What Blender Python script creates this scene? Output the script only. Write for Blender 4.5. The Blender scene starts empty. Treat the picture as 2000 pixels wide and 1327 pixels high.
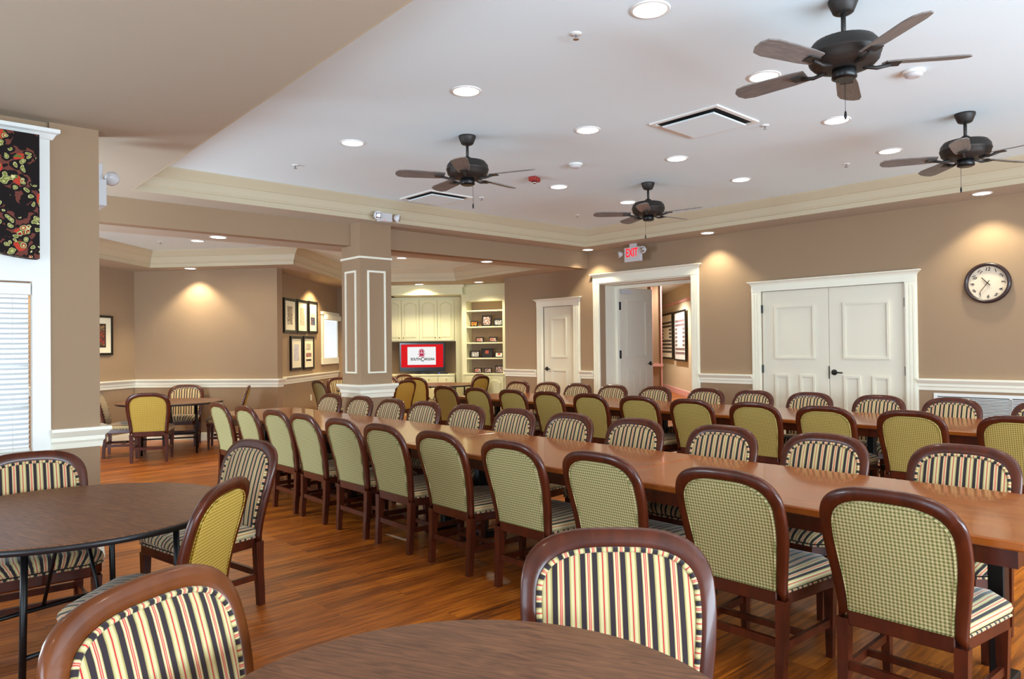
import bpy, math, random
from mathutils import Vector, Matrix
random.seed(7)
PI = math.pi
C = bpy.context.scene.collection
SC = bpy.context.scene

# ------------------------------------------------------------------ camera
FPX, YAW, PITCH, ROLL, HC = 1414.4, math.radians(47.586), math.radians(.584), math.radians(-.633), 1.47
Fv = Vector((math.cos(YAW)*math.cos(PITCH), math.sin(YAW)*math.cos(PITCH), math.sin(PITCH)))
Rv = Vector((math.sin(YAW), -math.cos(YAW), 0)); Uv = Rv.cross(Fv)
cr, sr = math.cos(ROLL), math.sin(ROLL)
cam_d = bpy.data.cameras.new('camera'); cam = bpy.data.objects.new('camera', cam_d); C.objects.link(cam)
cam_d.sensor_width = 36; cam_d.lens = FPX/2000*36; cam_d.clip_start = .05; cam_d.clip_end = 100
xr = Rv*cr+Uv*sr; yr = Uv*cr-Rv*sr
M = Matrix((( xr.x, yr.x, -Fv.x, 0), (xr.y, yr.y, -Fv.y, 0), (xr.z, yr.z, -Fv.z, HC), (0, 0, 0, 1)))
cam.matrix_world = M
SC.camera = cam

# ------------------------------------------------------------------ world, exposure, large lights
w = bpy.data.worlds.new('world'); SC.world = w; w.use_nodes = True
w.node_tree.nodes['Background'].inputs[0].default_value = (.75, .85, 1, 1)
w.node_tree.nodes['Background'].inputs[1].default_value = .6
SC.view_settings.view_transform = 'Standard'; SC.view_settings.look = 'None'
SC.view_settings.gamma = 1; SC.view_settings.use_curve_mapping = False
SC.view_settings.exposure = -0.12

def area(name, loc, direction, sx, sy, power, col):
    d = bpy.data.lights.new(name, 'AREA'); d.shape = 'RECTANGLE'; d.size = sx; d.size_y = sy; d.energy = power; d.color = col
    o = bpy.data.objects.new(name, d); C.objects.link(o); o.location = loc
    o.rotation_euler = Vector(direction).to_track_quat('-Z', 'Z').to_euler(); return o
def spot(name, loc, power, col, ang=120, blend=.6, size=.06, direction=(0, 0, -1)):
    d = bpy.data.lights.new(name, 'SPOT'); d.energy = power; d.color = col; d.spot_size = math.radians(ang)
    d.spot_blend = blend; d.shadow_soft_size = size
    o = bpy.data.objects.new(name, d); C.objects.link(o); o.location = loc
    o.rotation_euler = Vector(direction).to_track_quat('-Z', 'Z').to_euler(); return o
DAY = (.68, .86, 1.0)
# daylight through the windows on the left side and behind the camera, and one added front fill
area('window_light_left', (-2.9, 1.0, 1.75), (1, 0, .5), 6.0, 1.9, 300, (.62, .82, 1.0))
area('window_light_back', (3.0, -3.9, 1.75), (0, 1, .48), 9.0, 1.9, 1550, DAY)
area('fill_light_front', (-2.15, 5.80, 1.7), (.25, -1, .45), 1.5, 1.8, 200, DAY)  # unseen lamp added to fill in; the front wall has no window here
area('window_light_alcove', (-.86, 7.9, 1.6), (1, .35, .15), 3.0, 1.5, 420, DAY)

# ------------------------------------------------------------------ materials
def srgb(r, g, b):
    f = lambda c: c/12.92 if c <= .04045 else ((c+.055)/1.055)**2.4
    return (f(r/255), f(g/255), f(b/255), 1)
def mat(name, col, rough=.5, coat=0, metal=0, spec=.5, emit=None, es=1, noise=0, nscale=8, bump=0, bscale=200):
    m = bpy.data.materials.new(name); m.use_nodes = True; nt = m.node_tree; b = nt.nodes['Principled BSDF']
    b.inputs['Base Color'].default_value = col; b.inputs['Roughness'].default_value = rough
    b.inputs['Metallic'].default_value = metal; b.inputs['Coat Weight'].default_value = coat
    b.inputs['Coat Roughness'].default_value = .12; b.inputs['Specular IOR Level'].default_value = spec
    if emit: b.inputs['Emission Color'].default_value = emit; b.inputs['Emission Strength'].default_value = es
    tc = nt.nodes.new('ShaderNodeTexCoord')
    if noise:
        n = nt.nodes.new('ShaderNodeTexNoise'); n.inputs['Scale'].default_value = nscale; n.inputs['Detail'].default_value = 4
        nt.links.new(tc.outputs['Object'], n.inputs['Vector'])
        mx = nt.nodes.new('ShaderNodeMix'); mx.data_type = 'RGBA'
        mx.inputs[6].default_value = tuple(c*(1-noise) for c in col[:3])+(1,); mx.inputs[7].default_value = tuple(min(1, c*(1+noise)) for c in col[:3])+(1,)
        nt.links.new(n.outputs['Fac'], mx.inputs[0]); nt.links.new(mx.outputs[2], b.inputs['Base Color'])
    if bump:
        n = nt.nodes.new('ShaderNodeTexNoise'); n.inputs['Scale'].default_value = bscale
        nt.links.new(tc.outputs['Object'], n.inputs['Vector'])
        bp = nt.nodes.new('ShaderNodeBump'); bp.inputs['Strength'].default_value = bump; bp.inputs['Distance'].default_value = .002
        nt.links.new(n.outputs['Fac'], bp.inputs['Height']); nt.links.new(bp.outputs[0], b.inputs['Normal'])
    return m
def grain_mat(name, c1, c2, rough, coat, axis_scale, nscale=3, dist=2, coatr=.1):
    m = mat(name, c1, rough, coat, spec=.35); nt = m.node_tree; b = nt.nodes['Principled BSDF']; b.inputs['Coat Roughness'].default_value = coatr
    tc = nt.nodes.new('ShaderNodeTexCoord'); mp = nt.nodes.new('ShaderNodeMapping'); mp.inputs['Scale'].default_value = axis_scale
    n = nt.nodes.new('ShaderNodeTexNoise'); n.inputs['Scale'].default_value = nscale; n.inputs['Detail'].default_value = 5; n.inputs['Distortion'].default_value = dist
    rp = nt.nodes.new('ShaderNodeValToRGB'); rp.color_ramp.elements[0].position = .35; rp.color_ramp.elements[1].position = .65
    rp.color_ramp.elements[0].color = c1; rp.color_ramp.elements[1].color = c2
    nt.links.new(tc.outputs['Object'], mp.inputs[0]); nt.links.new(mp.outputs[0], n.inputs['Vector'])
    nt.links.new(n.outputs['Fac'], rp.inputs[0]); nt.links.new(rp.outputs[0], b.inputs['Base Color'])
    return m
def math_node(nt, op, a, bv=None):
    n = nt.nodes.new('ShaderNodeMath'); n.operation = op
    for i, v in enumerate((a, bv)):
        if v is None: continue
        if isinstance(v, (int, float)): n.inputs[i].default_value = v
        else: nt.links.new(v, n.inputs[i])
    return n.outputs[0]
CREAM, DARK, RED = srgb(192, 178, 128), srgb(44, 32, 38), srgb(190, 28, 46)
OLIVE, GOLDL = srgb(164, 148, 92), srgb(208, 196, 150)
def stripe_ramp(nt, fac):
    rp = nt.nodes.new('ShaderNodeValToRGB'); cr_ = rp.color_ramp; cr_.interpolation = 'CONSTANT'
    stops = [(0, RED), (.022, CREAM), (.07, GOLDL), (.10, CREAM), (.15, OLIVE), (.19, DARK), (.375, OLIVE), (.395, GOLDL), (.45, RED), (.475, srgb(222, 150, 120)), (.515, RED), (.54, GOLDL), (.60, OLIVE),
             (.62, DARK), (.80, OLIVE), (.845, CREAM), (.89, GOLDL), (.925, CREAM), (.978, RED)]
    while len(cr_.elements) > 1: cr_.elements.remove(cr_.elements[-1])
    cr_.elements[0].position = 0; cr_.elements[0].color = RED
    for p, c in stops[1:]:
        e = cr_.elements.new(p); e.color = c
    nt.links.new(fac, rp.inputs[0]); return rp.outputs[0]
def stripe_mat(name, comp='X', period=.0775, uv=False):
    m = mat(name, CREAM, .75, spec=.25); nt = m.node_tree; b = nt.nodes['Principled BSDF']
    tc = nt.nodes.new('ShaderNodeTexCoord'); sp = nt.nodes.new('ShaderNodeSeparateXYZ')
    nt.links.new(tc.outputs['UV' if uv else 'Object'], sp.inputs[0])
    v = math_node(nt, 'FRACT', math_node(nt, 'ADD', math_node(nt, 'DIVIDE', sp.outputs[comp], period), 100.5))
    nt.links.new(stripe_ramp(nt, v), b.inputs['Base Color']); b.inputs['Sheen Weight'].default_value = .25
    return m
def check_mat(name, ca, cb, cc, p=.0145):
    m = mat(name, ca, .8, spec=.2); nt = m.node_tree; b = nt.nodes['Principled BSDF']
    tc = nt.nodes.new('ShaderNodeTexCoord'); sp = nt.nodes.new('ShaderNodeSeparateXYZ'); nt.links.new(tc.outputs['Object'], sp.inputs[0])
    fx = math_node(nt, 'FRACT', math_node(nt, 'ADD', math_node(nt, 'DIVIDE', sp.outputs['X'], p), 100))
    fz = math_node(nt, 'FRACT', math_node(nt, 'ADD', math_node(nt, 'DIVIDE', sp.outputs['Z'], p), 100))
    bx = math_node(nt, 'GREATER_THAN', fx, .5); bz = math_node(nt, 'GREATER_THAN', fz, .42)
    s = math_node(nt, 'MULTIPLY', math_node(nt, 'ADD', bx, bz), .5)
    rp = nt.nodes.new('ShaderNodeValToRGB'); r = rp.color_ramp; r.interpolation = 'CONSTANT'
    r.elements[0].position = 0; r.elements[0].color = cc; r.elements[1].position = .4; r.elements[1].color = cb
    e = r.elements.new(.9); e.color = ca
    nt.links.new(s, rp.inputs[0]); nt.links.new(rp.outputs[0], b.inputs['Base Color']); return m
def floor_mat():
    m = mat('floor_planks', srgb(130, 70, 30), .36, coat=.15); nt = m.node_tree; b = nt.nodes['Principled BSDF']; b.inputs['Coat Roughness'].default_value = .22
    tc = nt.nodes.new('ShaderNodeTexCoord')
    br = nt.nodes.new('ShaderNodeTexBrick'); br.offset = .37; br.inputs['Scale'].default_value = 1
    br.inputs['Brick Width'].default_value = 1.22; br.inputs['Row Height'].default_value = .125; br.inputs['Mortar Size'].default_value = .0012
    br.inputs['Color1'].default_value = (0, 0, 0, 1); br.inputs['Color2'].default_value = (1, 1, 1, 1); br.inputs['Mortar'].default_value = (.0, .0, .0, 1); br.inputs['Bias'].default_value = 0
    nt.links.new(tc.outputs['Object'], br.inputs['Vector'])
    mp = nt.nodes.new('ShaderNodeMapping'); mp.inputs['Scale'].default_value = (1.1, 17, 1)
    ad = nt.nodes.new('ShaderNodeVectorMath'); ad.operation = 'MULTIPLY_ADD'; ad.inputs[1].default_value = (7, 3, 0)
    nt.links.new(br.outputs['Color'], ad.inputs[0]); nt.links.new(tc.outputs['Object'], ad.inputs[2]); nt.links.new(ad.outputs[0], mp.inputs[0])
    n = nt.nodes.new('ShaderNodeTexNoise'); n.inputs['Scale'].default_value = 2.2; n.inputs['Detail'].default_value = 6; n.inputs['Roughness'].default_value = .62; n.inputs['Distortion'].default_value = .6
    nt.links.new(mp.outputs[0], n.inputs['Vector'])
    rp = nt.nodes.new('ShaderNodeValToRGB'); r = rp.color_ramp
    r.elements[0].position = .28; r.elements[0].color = srgb(72, 34, 8); r.elements[1].position = .76; r.elements[1].color = srgb(224, 132, 38)
    e = r.elements.new(.5); e.color = srgb(160, 82, 18)
    v = math_node(nt, 'ADD', math_node(nt, 'MULTIPLY', n.outputs['Fac'], .85), math_node(nt, 'MULTIPLY', br.outputs['Color'], .17))
    nt.links.new(v, rp.inputs[0]); nt.links.new(rp.outputs[0], b.inputs['Base Color'])
    return m
def floral_mat():
    m = mat('floral_fabric', DARK, .8, spec=.2); nt = m.node_tree; b = nt.nodes['Principled BSDF']
    tc = nt.nodes.new('ShaderNodeTexCoord')
    dn = nt.nodes.new('ShaderNodeTexNoise'); dn.inputs['Scale'].default_value = 9; dn.inputs['Detail'].default_value = 2
    nt.links.new(tc.outputs['Object'], dn.inputs['Vector'])
    va = nt.nodes.new('ShaderNodeVectorMath'); va.operation = 'MULTIPLY_ADD'; va.inputs[1].default_value = (.09, .09, .09)
    nt.links.new(dn.outputs['Color'], va.inputs[0]); nt.links.new(tc.outputs['Object'], va.inputs[2])
    def vor(scale, feat='F1'):
        v = nt.nodes.new('ShaderNodeTexVoronoi'); v.inputs['Scale'].default_value = scale; v.feature = feat
        nt.links.new(va.outputs[0], v.inputs['Vector']); return v
    def ramp(fac, stops):
        rp = nt.nodes.new('ShaderNodeValToRGB'); r = rp.color_ramp; r.interpolation = 'CONSTANT'
        r.elements[0].position = stops[0][0]; r.elements[0].color = stops[0][1]; r.elements[1].position = stops[1][0]; r.elements[1].color = stops[1][1]
        for p, c in stops[2:]:
            e = r.elements.new(p); e.color = c
        nt.links.new(fac, rp.inputs[0]); return rp.outputs[0]
    big = vor(6.5); sm = vor(21)
    flower = ramp(sm.outputs['Distance'], [(0, srgb(214, 200, 132)), (.2, srgb(150, 30, 40)), (.34, srgb(216, 206, 150)), (.42, srgb(92, 110, 52)), (.52, srgb(190, 60, 44))])
    leaf = ramp(sm.outputs['Distance'], [(0, srgb(190, 184, 120)), (.16, srgb(120, 128, 64)), (.30, srgb(206, 196, 140)), (.35, srgb(26, 19, 19)), (.62, srgb(110, 60, 50))])
    mk = math_node(nt, 'LESS_THAN', big.outputs['Distance'], .30)
    mk2 = math_node(nt, 'LESS_THAN', big.outputs['Distance'], .60)
    a = nt.nodes.new('ShaderNodeMix'); a.data_type = 'RGBA'; a.inputs[6].default_value = srgb(26, 19, 19)
    nt.links.new(mk2, a.inputs[0]); nt.links.new(leaf, a.inputs[7])
    c = nt.nodes.new('ShaderNodeMix'); c.data_type = 'RGBA'; nt.links.new(mk, c.inputs[0]); nt.links.new(a.outputs[2], c.inputs[6]); nt.links.new(flower, c.inputs[7])
    nt.links.new(c.outputs[2], b.inputs['Base Color']); return m
def art_mat(name, cols, scale=14):
    m = mat(name, cols[0], .4); nt = m.node_tree; b = nt.nodes['Principled BSDF']
    tc = nt.nodes.new('ShaderNodeTexCoord'); n = nt.nodes.new('ShaderNodeTexNoise'); n.inputs['Scale'].default_value = scale; n.inputs['Detail'].default_value = 3
    nt.links.new(tc.outputs['Object'], n.inputs['Vector'])
    rp = nt.nodes.new('ShaderNodeValToRGB'); r = rp.color_ramp; r.interpolation = 'CONSTANT'
    for i, c in enumerate(cols):
        p = .36+.28*i/len(cols)
        if i == 0: r.elements[0].position = 0; r.elements[0].color = c
        elif i == 1: r.elements[1].position = p; r.elements[1].color = c
        else: e = r.elements.new(p); e.color = c
    nt.links.new(n.outputs['Fac'], rp.inputs[0]); nt.links.new(rp.outputs[0], b.inputs['Base Color']); return m

MT = dict(
    wall=mat('wall_paint', srgb(158, 132, 106), .85, spec=.2, noise=.02, nscale=3),
    soffit=mat('wall_paint_daylit', srgb(188, 176, 158), .9, spec=.15, noise=.02, nscale=3),  # wall paint greyed and lightened; the daylight on it is in the colour
    ceil=mat('ceiling_paint', srgb(232, 248, 254), .95, spec=.1, noise=.012, nscale=2),
    trim=mat('trim_paint', srgb(240, 237, 220), .42, noise=.01, nscale=5),
    crown=mat('crown_paint', srgb(196, 182, 154), .5, noise=.012, nscale=5),
    door=mat('door_paint', srgb(226, 220, 202), .45, noise=.01, nscale=5),
    white=mat('white_enamel', srgb(236, 236, 232), .4, noise=.01),
    hall=mat('hall_paint', srgb(206, 192, 164), .85, spec=.2, noise=.02, nscale=3), pink=mat('pink_trim', srgb(226, 172, 170), .5, noise=.02),
    cab=mat('cabinet_paint', srgb(232, 226, 184), .45, noise=.01, nscale=5),
    floor=floor_mat(),
    wood=grain_mat('cherry_wood', srgb(60, 20, 7), srgb(82, 31, 12), .32, .25, (6, 6, 1.2), 3, .6),
    oak=grain_mat('amber_wood', srgb(90, 42, 12), srgb(108, 54, 18), .30, .4, (3, 3, 1.2), 3, .6),
    table=grain_mat('table_veneer', srgb(134, 66, 16), srgb(166, 90, 28), .24, .4, (9, .8, 1), 3, .8, .08),
    walnut=grain_mat('walnut_laminate', srgb(90, 56, 38), srgb(132, 88, 60), .42, .0, (16, 1.2, 1), 3.2, 3.0),
    edge=mat('black_edge', srgb(24, 22, 26), .35, noise=.1),
    blackm=mat('black_metal', srgb(16, 16, 18), .35, metal=.3, noise=.1),
    chrome=mat('chrome', srgb(200, 205, 215), .15, metal=1, noise=.02),
    bronze=mat('oil_bronze', srgb(50, 45, 42), .5, metal=.35, noise=.15, nscale=40, bump=.3, bscale=90),
    blade=grain_mat('blade_wood', srgb(104, 96, 92), srgb(126, 116, 110), .45, .1, (2, 14, 1), 6, .5),
    brass=mat('brass', srgb(150, 116, 50), .3, metal=.9, noise=.05),
    stripe=stripe_mat('stripe_fabric'), seatstripe=stripe_mat('seat_stripe_fabric', 'X', .0775, True), pipe=stripe_mat('piping_fabric', 'X', .0775, True),
    sage=check_mat('sage_check', srgb(202, 190, 146), srgb(160, 154, 104), srgb(96, 104, 58)),
    olive=check_mat('olive_check', srgb(194, 176, 108), srgb(158, 140, 74), srgb(104, 96, 44)),  # same weave as sage; the warm lamplight is put into its colours
    gold=check_mat('gold_check', srgb(206, 180, 100), srgb(172, 140, 52), srgb(132, 100, 26)),
    floral=floral_mat(),
    glow=mat('lamp_lens', (1, 1, 1, 1), .5, emit=(1, .97, .92, 1), es=5, noise=.001),
    sky=mat('window_daylight', (.1, .1, .1, 1), .5, emit=(.86, .93, 1, 1), es=1.15, noise=.001),
    slat=mat('blind_slat', srgb(232, 238, 242), .5, noise=.01, emit=None),
    black=mat('frame_black', srgb(20, 18, 18), .35, noise=.1),
    matb=mat('mat_board', srgb(236, 228, 204), .7, noise=.01),
    darkgap=mat('gap_shade', srgb(22, 22, 24), .8, noise=.1),
    red=mat('red_plastic', srgb(150, 40, 34), .4, noise=.05),
    plastic=mat('white_plastic', srgb(206, 204, 206), .35, noise=.01),
    clockface=mat('clock_face', srgb(222, 204, 180), .6, noise=.06, nscale=6),
    ink=mat('ink', srgb(40, 24, 24), .6, noise=.05),
    screenred=mat('screen_red', srgb(40, 0, 2), .35, spec=.1, emit=srgb(222, 2, 10), es=1, noise=.001),
    screenwhite=mat('screen_white', srgb(30, 30, 30), .35, spec=.1, emit=(1, 1, 1, 1), es=.95, noise=.001),
    screenink=mat('screen_ink', srgb(6, 6, 8), .7, spec=.05, noise=.01),
    garnet=mat('screen_garnet', srgb(40, 6, 14), .5, spec=.05, emit=srgb(196, 40, 84), es=.9, noise=.01),
    exitred=mat('exit_glow', srgb(120, 4, 16), .5, spec=.1, emit=(1, .01, .03, 1), es=1.3, noise=.001),
)

# ------------------------------------------------------------------ mesh helpers
class MB:
    def __init__(s): s.v = []; s.f = []; s.uv = {}; s.sm = []; s.mi = []; s.cur = 0
    def add(s, vs, fs, smooth=False):
        o = len(s.v); s.v += [tuple(v) for v in vs]
        for f in fs: s.f.append(tuple(i+o for i in f)); s.sm.append(smooth); s.mi.append(s.cur)
        return o
    def box(s, x0, y0, z0, x1, y1, z1, rot=0, org=(0, 0)):
        vs = [(x, y, z) for z in (z0, z1) for x, y in ((x0, y0), (x1, y0), (x1, y1), (x0, y1))]
        if rot:
            c, n = math.cos(rot), math.sin(rot)
            vs = [(org[0]+(x-org[0])*c-(y-org[1])*n, org[1]+(x-org[0])*n+(y-org[1])*c, z) for x, y, z in vs]
        s.add(vs, [(3, 2, 1, 0), (4, 5, 6, 7), (0, 1, 5, 4), (1, 2, 6, 5), (2, 3, 7, 6), (3, 0, 4, 7)]); return s
    def bbox(s, x0, y0, z0, x1, y1, z1, c=.004):           # box with chamfered edges
        L = []
        for z, k in ((z0, c), (z0+c, 0), (z1-c, 0), (z1, c)):
            a, b, d, e = x0+k, y0+k, x1-k, y1-k
            q = c if k == 0 else 0
            L += [(a+q, b, z), (d-q, b, z), (d, b+q, z), (d, e-q, z), (d-q, e, z), (a+q, e, z), (a, e-q, z), (a, b+q, z)]
        fs = [tuple(range(7, -1, -1)), tuple(range(24, 32))]
        for l in range(3):
            for i in range(8): fs.append((l*8+i, l*8+(i+1) % 8, l*8+8+(i+1) % 8, l*8+8+i))
        s.add(L, fs); return s
    def ring_loft(s, rings, closed=True, cap=True, smooth=True):
        n = len(rings[0]); vs = [p for r in rings for p in r]; fs = []
        for a in range(len(rings)-1):
            for i in range(n if closed else n-1):
                j = (i+1) % n; fs.append((a*n+i, a*n+j, a*n+n+j, a*n+n+i))
        o = s.add(vs, fs, smooth)
        if cap and closed:
            s.f.append(tuple(o+i for i in range(n-1, -1, -1))); s.sm.append(False); s.mi.append(s.cur)
            s.f.append(tuple(o+(len(rings)-1)*n+i for i in range(n))); s.sm.append(False); s.mi.append(s.cur)
        return s
    def lathe(s, prof, cx=0, cy=0, n=32, smooth=True, cap=True):
        s.ring_loft([[(cx+r*math.cos(2*PI*i/n), cy+r*math.sin(2*PI*i/n), z) for i in range(n)] for r, z in prof], smooth=smooth, cap=cap); return s
    def tube(s, pts, r, n=8, closed=False, uvs=False):
        pts = [Vector(p) for p in pts]; m = len(pts); rings = []; L = [0]
        for i in range(1, m+1 if closed else m): L.append(L[-1]+(pts[i % m]-pts[i-1]).length)
        ref = None
        for i, p in enumerate(pts):
            a = pts[i-1] if (i or closed) else p; b = pts[(i+1) % m] if (i < m-1 or closed) else p
            t = (b-a).normalized()
            if ref is None:
                ref = Vector((0, 0, 1)) if abs(t.z) < .9 else Vector((1, 0, 0))
            u = (ref-t*ref.dot(t)).normalized(); v = t.cross(u); ref = u
            rings.append([p+(u*math.cos(2*PI*k/n)+v*math.sin(2*PI*k/n))*r for k in range(n)])
        vs = [q for r_ in rings for q in r_]; o = len(s.v); fs = []
        for a in range(m if closed else m-1):
            b = (a+1) % m
            for i in range(n):
                j = (i+1) % n; fi = len(s.f)+len(fs); fs.append((a*n+i, a*n+j, b*n+j, b*n+i))
                if uvs: s.uv[fi] = [(L[a], 0), (L[a], 1), (L[a+1], 1), (L[a+1], 0)]
        s.add(vs, fs, True)
        if not closed:
            s.f.append(tuple(o+i for i in range(n-1, -1, -1))); s.sm.append(False); s.mi.append(s.cur)
            s.f.append(tuple(o+(m-1)*n+i for i in range(n))); s.sm.append(False); s.mi.append(s.cur)
        return s
    def sweep(s, path, prof, closed=False, side=1):
        # path of (x, y); prof polygon of (offset, z); offset goes to the left of the path times side
        P_ = [Vector(p) for p in path]; m = len(P_); rings = []
        for i, p in enumerate(P_):
            def nrm(a, b):
                d = (b-a).normalized(); return Vector((-d.y, d.x))*side
            if closed or 0 < i < m-1:
                n1 = nrm(P_[i-1], p); n2 = nrm(p, P_[(i+1) % m]); k = n1+n2; k = k/max(.25, k.dot(n1))
            elif i == 0: k = nrm(p, P_[1])
            else: k = nrm(P_[i-1], p)
            rings.append([(p.x+k.x*o, p.y+k.y*o, z) for o, z in prof])
        if closed: rings.append(rings[0])
        s.ring_loft(rings, closed=True, cap=not closed, smooth=False); return s
    def prism(s, poly, z0, z1):
        n = len(poly); s.add([(x, y, z0) for x, y in poly]+[(x, y, z1) for x, y in poly],
              [tuple(range(n-1, -1, -1)), tuple(range(n, 2*n))]+[(i, (i+1) % n, n+(i+1) % n, n+i) for i in range(n)]); return s
    def plate(s, poly, y0, y1):      # polygon in x,z extruded along y
        n = len(poly); s.add([(x, y0, z) for x, z in poly]+[(x, y1, z) for x, z in poly],
              [tuple(range(n)), tuple(range(2*n-1, n-1, -1))]+[((i+1) % n, i, n+i, n+(i+1) % n) for i in range(n)]); return s
    def frame(s, x0, z0, x1, z1, w, y0, y1):   # rectangular moulding frame facing -Y
        s.box(x0, y0, z0, x1, y1, z0+w); s.box(x0, y0, z1-w, x1, y1, z1); s.box(x0, y0, z0+w, x0+w, y1, z1-w); s.box(x1-w, y0, z0+w, x1, y1, z1-w); return s
    def build(s, name, mats, parent=None, loc=None, rz=0):
        me = bpy.data.meshes.new(name); me.from_pydata(s.v, [], s.f); me.update()
        if not isinstance(mats, (list, tuple)): mats = [mats]
        for m in mats: me.materials.append(m)
        me.polygons.foreach_set('use_smooth', s.sm)
        if len(mats) > 1: me.polygons.foreach_set('material_index', s.mi)
        if s.uv:
            ul = me.uv_layers.new(name='UVMap')
            for fi, uvl in s.uv.items():
                for li, uv in zip(me.polygons[fi].loop_indices, uvl): ul.data[li].uv = uv
        o = bpy.data.objects.new(name, me); C.objects.link(o)
        if parent: o.parent = parent
        if loc: o.location = loc
        o.rotation_euler.z = rz
        return o
def tag(o, label=None, cat=None, group=None, kind=None):
    if label: o['label'] = label
    if cat: o['category'] = cat
    if group: o['group'] = group
    if kind: o['kind'] = kind
    return o
def empty(name, loc=(0, 0, 0), rz=0, label=None, cat=None, group=None, kind=None, parent=None):
    o = bpy.data.objects.new(name, None); C.objects.link(o); o.location = loc; o.rotation_euler.z = rz; o.empty_display_size = .1
    if parent: o.parent = parent
    return tag(o, label, cat, group, kind)
def struct(o): o['kind'] = 'structure'; return o
def copy_tree(root, loc, rz, label, group=None, cat=None):
    r = root.copy(); C.objects.link(r); r.location = loc; r.rotation_euler.z = rz; r['label'] = label
    if group: r['group'] = group
    for ch in KIDS[root.name]:
        c = ch.copy(); C.objects.link(c); c.parent = r
        for g in KIDS.get(ch.name, []):
            d = g.copy(); C.objects.link(d); d.parent = c
    return r
KIDS = {}
def remember(root):
    for o in C.objects:
        if o.parent is root:
            KIDS.setdefault(root.name, []).append(o)
            for g in C.objects:
                if g.parent is o: KIDS.setdefault(o.name, []).append(g)
def text(name, body, size, m, parent, loc, rot, depth=.002, align='CENTER', italic=0, xs=1, bold=.012):
    cu = bpy.data.curves.new(name, 'FONT'); cu.body = body; cu.size = size; cu.extrude = depth; cu.align_x = align; cu.align_y = 'CENTER'; cu.shear = italic
    cu.offset = size*bold
    t = bpy.data.objects.new(name+'_tmp', cu); C.objects.link(t); bpy.context.view_layer.update()
    me = bpy.data.meshes.new_from_object(t.evaluated_get(bpy.context.evaluated_depsgraph_get()))
    bpy.data.objects.remove(t); me.name = name; me.materials.clear(); me.materials.append(m)
    o = bpy.data.objects.new(name, me); C.objects.link(o); o.parent = parent; o.location = loc; o.rotation_euler = rot; o.scale = (xs, 1, 1); return o

# ------------------------------------------------------------------ the room
W = 9.25; ZS = 3.06; ZC = 3.32; ZA = 2.785; ZAC = 3.045
YB = 8.206
MB().box(-3.2, -4.2, -.12, 24, 20, 0).build('floor', MT['floor']); struct(bpy.data.objects['floor'])
# tray ceiling and its surrounding soffit
LE = [(1.70, -3.0), (2.05, 7.79)]
tray = [(1.70, -3.0), (8.71, -3.0), (8.71, 7.77), (2.05, 7.79)]
struct(MB().box(1.2, -3.6, ZC, 9.2, 8.15, ZC+.1).build('ceiling', MT['ceil']))
b = MB()
for poly in ([(-3.2, -4.2), (1.66, -4.2), (1.70, -3.0), (2.05, 7.79), (2.065, YB), (-3.2, YB)],
             [(1.66, -4.2), (9.4, -4.2), (9.4, -3.0), (1.70, -3.0)], [(8.71, -3.0), (9.4, -3.0), (9.4, YB), (8.71, YB)],
             [(2.05, 7.79), (8.71, 7.77), (8.71, YB), (2.065, YB)]):
    b.prism(poly, ZS, ZC+.02 if False else ZS+.05)
struct(b.build('ceiling', MT['soffit']))
b = MB().sweep(tray, [(0, ZS+.02), (0, ZC), (-.06, ZC), (-.06, ZS+.02)], True, 1)
struct(b.build('trim_1', MT['crown']))
CR = [(0, 0), (.014, 0), (.014, .055), (.028, .062), (.028, .072), (.036, .085), (.05, .13), (.058, .15), (.058, .158), (.07, .165), (.10, .205), (.125, .24), (.135, .262), (0, .262)]
struct(MB().sweep(tray, [(o, ZS+z-.001) for o, z in CR], True, 1).build('trim_2', MT['crown']))
# dropped beam and the lower ceiling of the bay beyond it
struct(MB().box(-3.2, YB, ZA, 9.4, YB+.16, ZS+.06).build('wall_beam', MT['wall']))
BAY = [(8.62, 8.68), (8.82, 11.28), (7.31, 12.79), (5.05, 10.53), (3.50, 12.31), (1.2, 10.1), (1.2, 8.85)]
BAYO = [(11.0, YB+.16), (11.0, 12), (9.9, 13.6), (8.4, 15.0), (7.2, 15), (2.0, 15), (-.4, 12), (-.4, YB+.16)]
b = MB()
quads = [(0, 1, 0, 1), (1, 2, 1, 2)]
low = [[BAY[0], (11.2, 8.36), (11.2, 12.0), BAY[1]], [BAY[1], (11.2, 12.0), (9.0, 15.2), BAY[2]], [BAY[2], (9.0, 15.2), (4.6, 15.2), BAY[3]],
       [BAY[3], (4.6, 15.2), (2.6, 15.2), BAY[4]], [BAY[4], (2.6, 15.2), (-1, 12.2), BAY[5]], [BAY[5], (-1, 12.2), (-1, 8.36), BAY[6]],
       [BAY[6], (-1, 8.36), (11.2, 8.36), BAY[0]]]
for q in low: b.prism(q, ZA, ZA+.05)
struct(b.build('ceiling', MT['soffit']))
struct(MB().box(-1, 8.3, ZAC, 11.2, 15.2, ZAC+.08).build('ceiling', MT['ceil']))
struct(MB().sweep(BAY, [(o*.95, ZA+z-.001) for o, z in CR], True, 1).build('trim_3', MT['crown']))
struct(MB().sweep(BAY, [(0, ZA+.02), (0, ZAC), (-.05, ZAC), (-.05, ZA+.02)], True, 1).build('trim_4', MT['crown']))

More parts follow.
